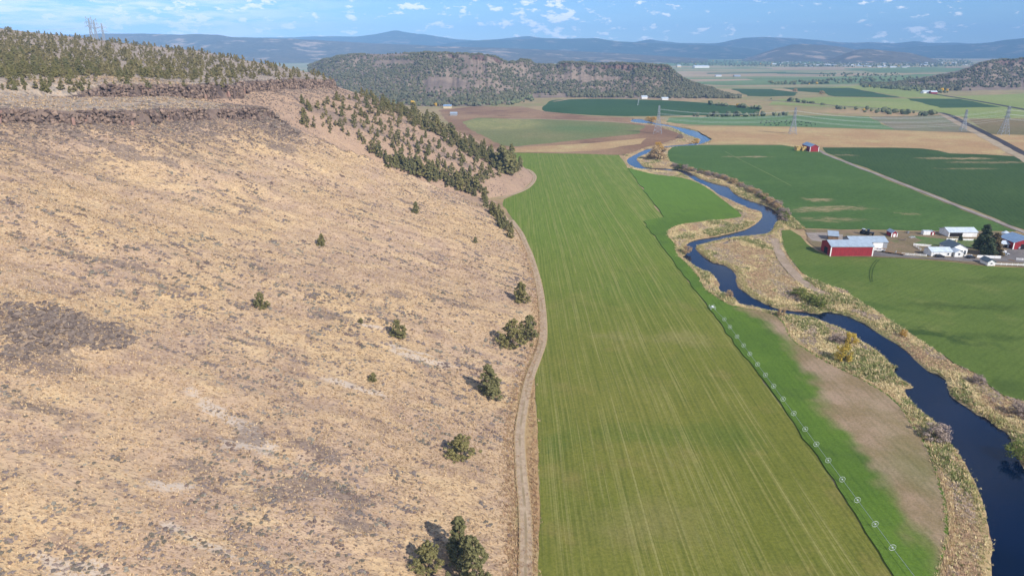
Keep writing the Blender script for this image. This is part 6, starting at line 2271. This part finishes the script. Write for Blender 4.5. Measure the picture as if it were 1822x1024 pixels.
for (px_, py_, lab) in [(1583, 432, 'timber pallet stack by the yard'), (1562, 438, 'heap of planks beside the red barn'), (1800, 464, 'rusty scrap heap by the driveway end')]:
    g = bx(px_, py_)
    rt = empty('plank_heap', (g[0], g[1], 0.12), random.uniform(0, 3)); tag(rt, lab, 'plank heap')
    pk = MB().box(-1.6, 1.6, -0.12, 0.12, 0, 0.1).mesh('plank', m_wood)
    for j in range(14):
        po = obj('plank', pk, rt, (random.uniform(-.3, .3), (j % 7) * 0.3 - 1.0, 0.11 * (j // 7)))
        po.rotation_euler = (0, 0, random.uniform(-0.06, 0.06))

# tall conifers at the farmhouse
m_con = foliage_mat('conifer_needles', lin(62, 74, 54), lin(82, 88, 60), lin(70, 80, 56), scale=5.0)
m_con2 = foliage_mat('autumn_conifer', lin(96, 82, 56), lin(112, 92, 62), lin(84, 80, 54), scale=5.0)
for (px_, py_, h_, w_, mm, lab, sd_) in [(1749, 452, 16.5, 1.0, m_con, 'tallest dark conifer beside the farmhouse', 41), (1766, 454, 12.5, 1.2, m_con2, 'brownish bushy conifer right of the tallest one', 42), (1758, 456, 10.5, 1.2, m_con, 'green conifer in front of the two tall ones', 43), (1740, 444, 9, 1.1, m_con, 'dark conifer behind the farmhouse corner', 44), (1708, 428, 3.2, 1.6, m_con, 'rounded dark shrub on the lawn behind the farmhouse', 45)]:
    g = bx(px_, py_)
    V, F = juniper_shape(sd_, 70, 46, 0.032, 0.26, 0.7)
    rt = empty('conifer', (g[0], g[1], 0.0), random.uniform(0, 6)); rt.scale = (h_ * w_, h_ * w_, h_)
    tag(rt, lab, 'tree')
    obj('crown', mesh_np('crown', V, F, mm), rt)
    obj('trunk', JUN[0][1], rt)

# ------------------------------------------------------------------ cattle on the green strip
m_cow = simple('black_hide', lin(34, 30, 30), 0.9, 0.1)


def cow_mesh():
    me = bpy.data.meshes.new('cow_skeleton')
    Vs = [(-0.85, 0, 1.05), (-0.3, 0, 0.98), (0.35, 0, 1.0), (0.8, 0, 1.15), (1.15, 0, 1.2), (1.5, 0, 0.95), (-0.95, 0, 0.6)]
    R = [0.36, 0.42, 0.40, 0.30, 0.2, 0.13, 0.05]
    E = [(0, 1), (1, 2), (2, 3), (3, 4), (4, 5), (0, 6)]
    for sx_, anchor in ((-0.8, 0), (0.6, 3)):
        for sy_ in (-0.25, 0.25):
            i = len(Vs)
            Vs += [(sx_, sy_, 0.65), (sx_ + (0.06 if sx_ > 0 else -0.08), sy_, 0.34), (sx_, sy_, 0.02)]
            R += [0.17, 0.09, 0.07]
            E += [(anchor, i), (i, i + 1), (i + 1, i + 2)]
    b_ = MB()
    for a, c_ in E:
        b_.bar(Vs[a], Vs[c_], R[a], 6, R[c_])
    return b_.mesh('cow', m_cow)


cowm = cow_mesh()
s = sample_poly_px([(1352, 217), (1400, 215), (1455, 222), (1440, 225.5), (1352, 224)], 34, 8, 4)
for (a, c_) in s:
    g = bx(a, c_)
    o = obj('cow', cowm, None, (g[0], g[1], 0.3))
    o.rotation_euler = (0, 0, random.uniform(0, 6.28))
    o.scale = (1.15, 1.15, 1.15)
    tag(o, 'black cow grazing on the green strip behind the pylon', 'cow', 'cattle on the green strip')

# centre pivot arm on the round field
a, b_ = np.array(bx(1134.5, 191)), np.array(bx(1137, 178))
L = float(np.hypot(*(b_ - a)))
rt = empty('centre_pivot', (float(a[0]), float(a[1]), 0.3), math.atan2(b_[1] - a[1], b_[0] - a[0])); tag(rt, 'pale centre pivot sprinkler arm on the round green field', 'irrigation arm')
ns = max(3, int(L / 50))
for k in range(ns):
    pts_ = [np.array([L * (k + j / 6) / ns, 0, 3.6 + 1.2 * sin(pi * j / 6)]) for j in range(7)]
    MB().tube(pts_, 0.22, 4).build('pipe_span', m_alu, rt)
    tr = MB()
    tr.bar((L * (k + 1) / ns, -2, 0.4), (L * (k + 1) / ns, 0, 3.6), 0.14); tr.bar((L * (k + 1) / ns, 2, 0.4), (L * (k + 1) / ns, 0, 3.6), 0.14); tr.bar((L * (k + 1) / ns, -2, 0.4), (L * (k + 1) / ns, 2, 0.4), 0.14)
    tr.build('drive_tower', m_steel, rt)

# ------------------------------------------------------------------ haze
hz = bpy.data.materials.new('haze_air')
hz.use_nodes = True
hn = NT(hz.node_tree)
hz.node_tree.nodes.remove(hz.node_tree.nodes['Principled BSDF'])
pv = hn.node('ShaderNodeVolumePrincipled')
pv.inputs['Color'].default_value = (0.33, 0.61, 1.0, 1)
pv.inputs['Density'].default_value = 8.5e-5
pv.inputs['Anisotropy'].default_value = -0.3
hz.node_tree.links.new(pv.outputs[0], hz.node_tree.nodes['Material Output'].inputs['Volume'])
o = MB().box(-15500, 15500, -1500, 16500, -6, 600).build('haze', hz)
tag(o, 'thin blue summer haze filling the valley air', 'haze', kind='stuff')
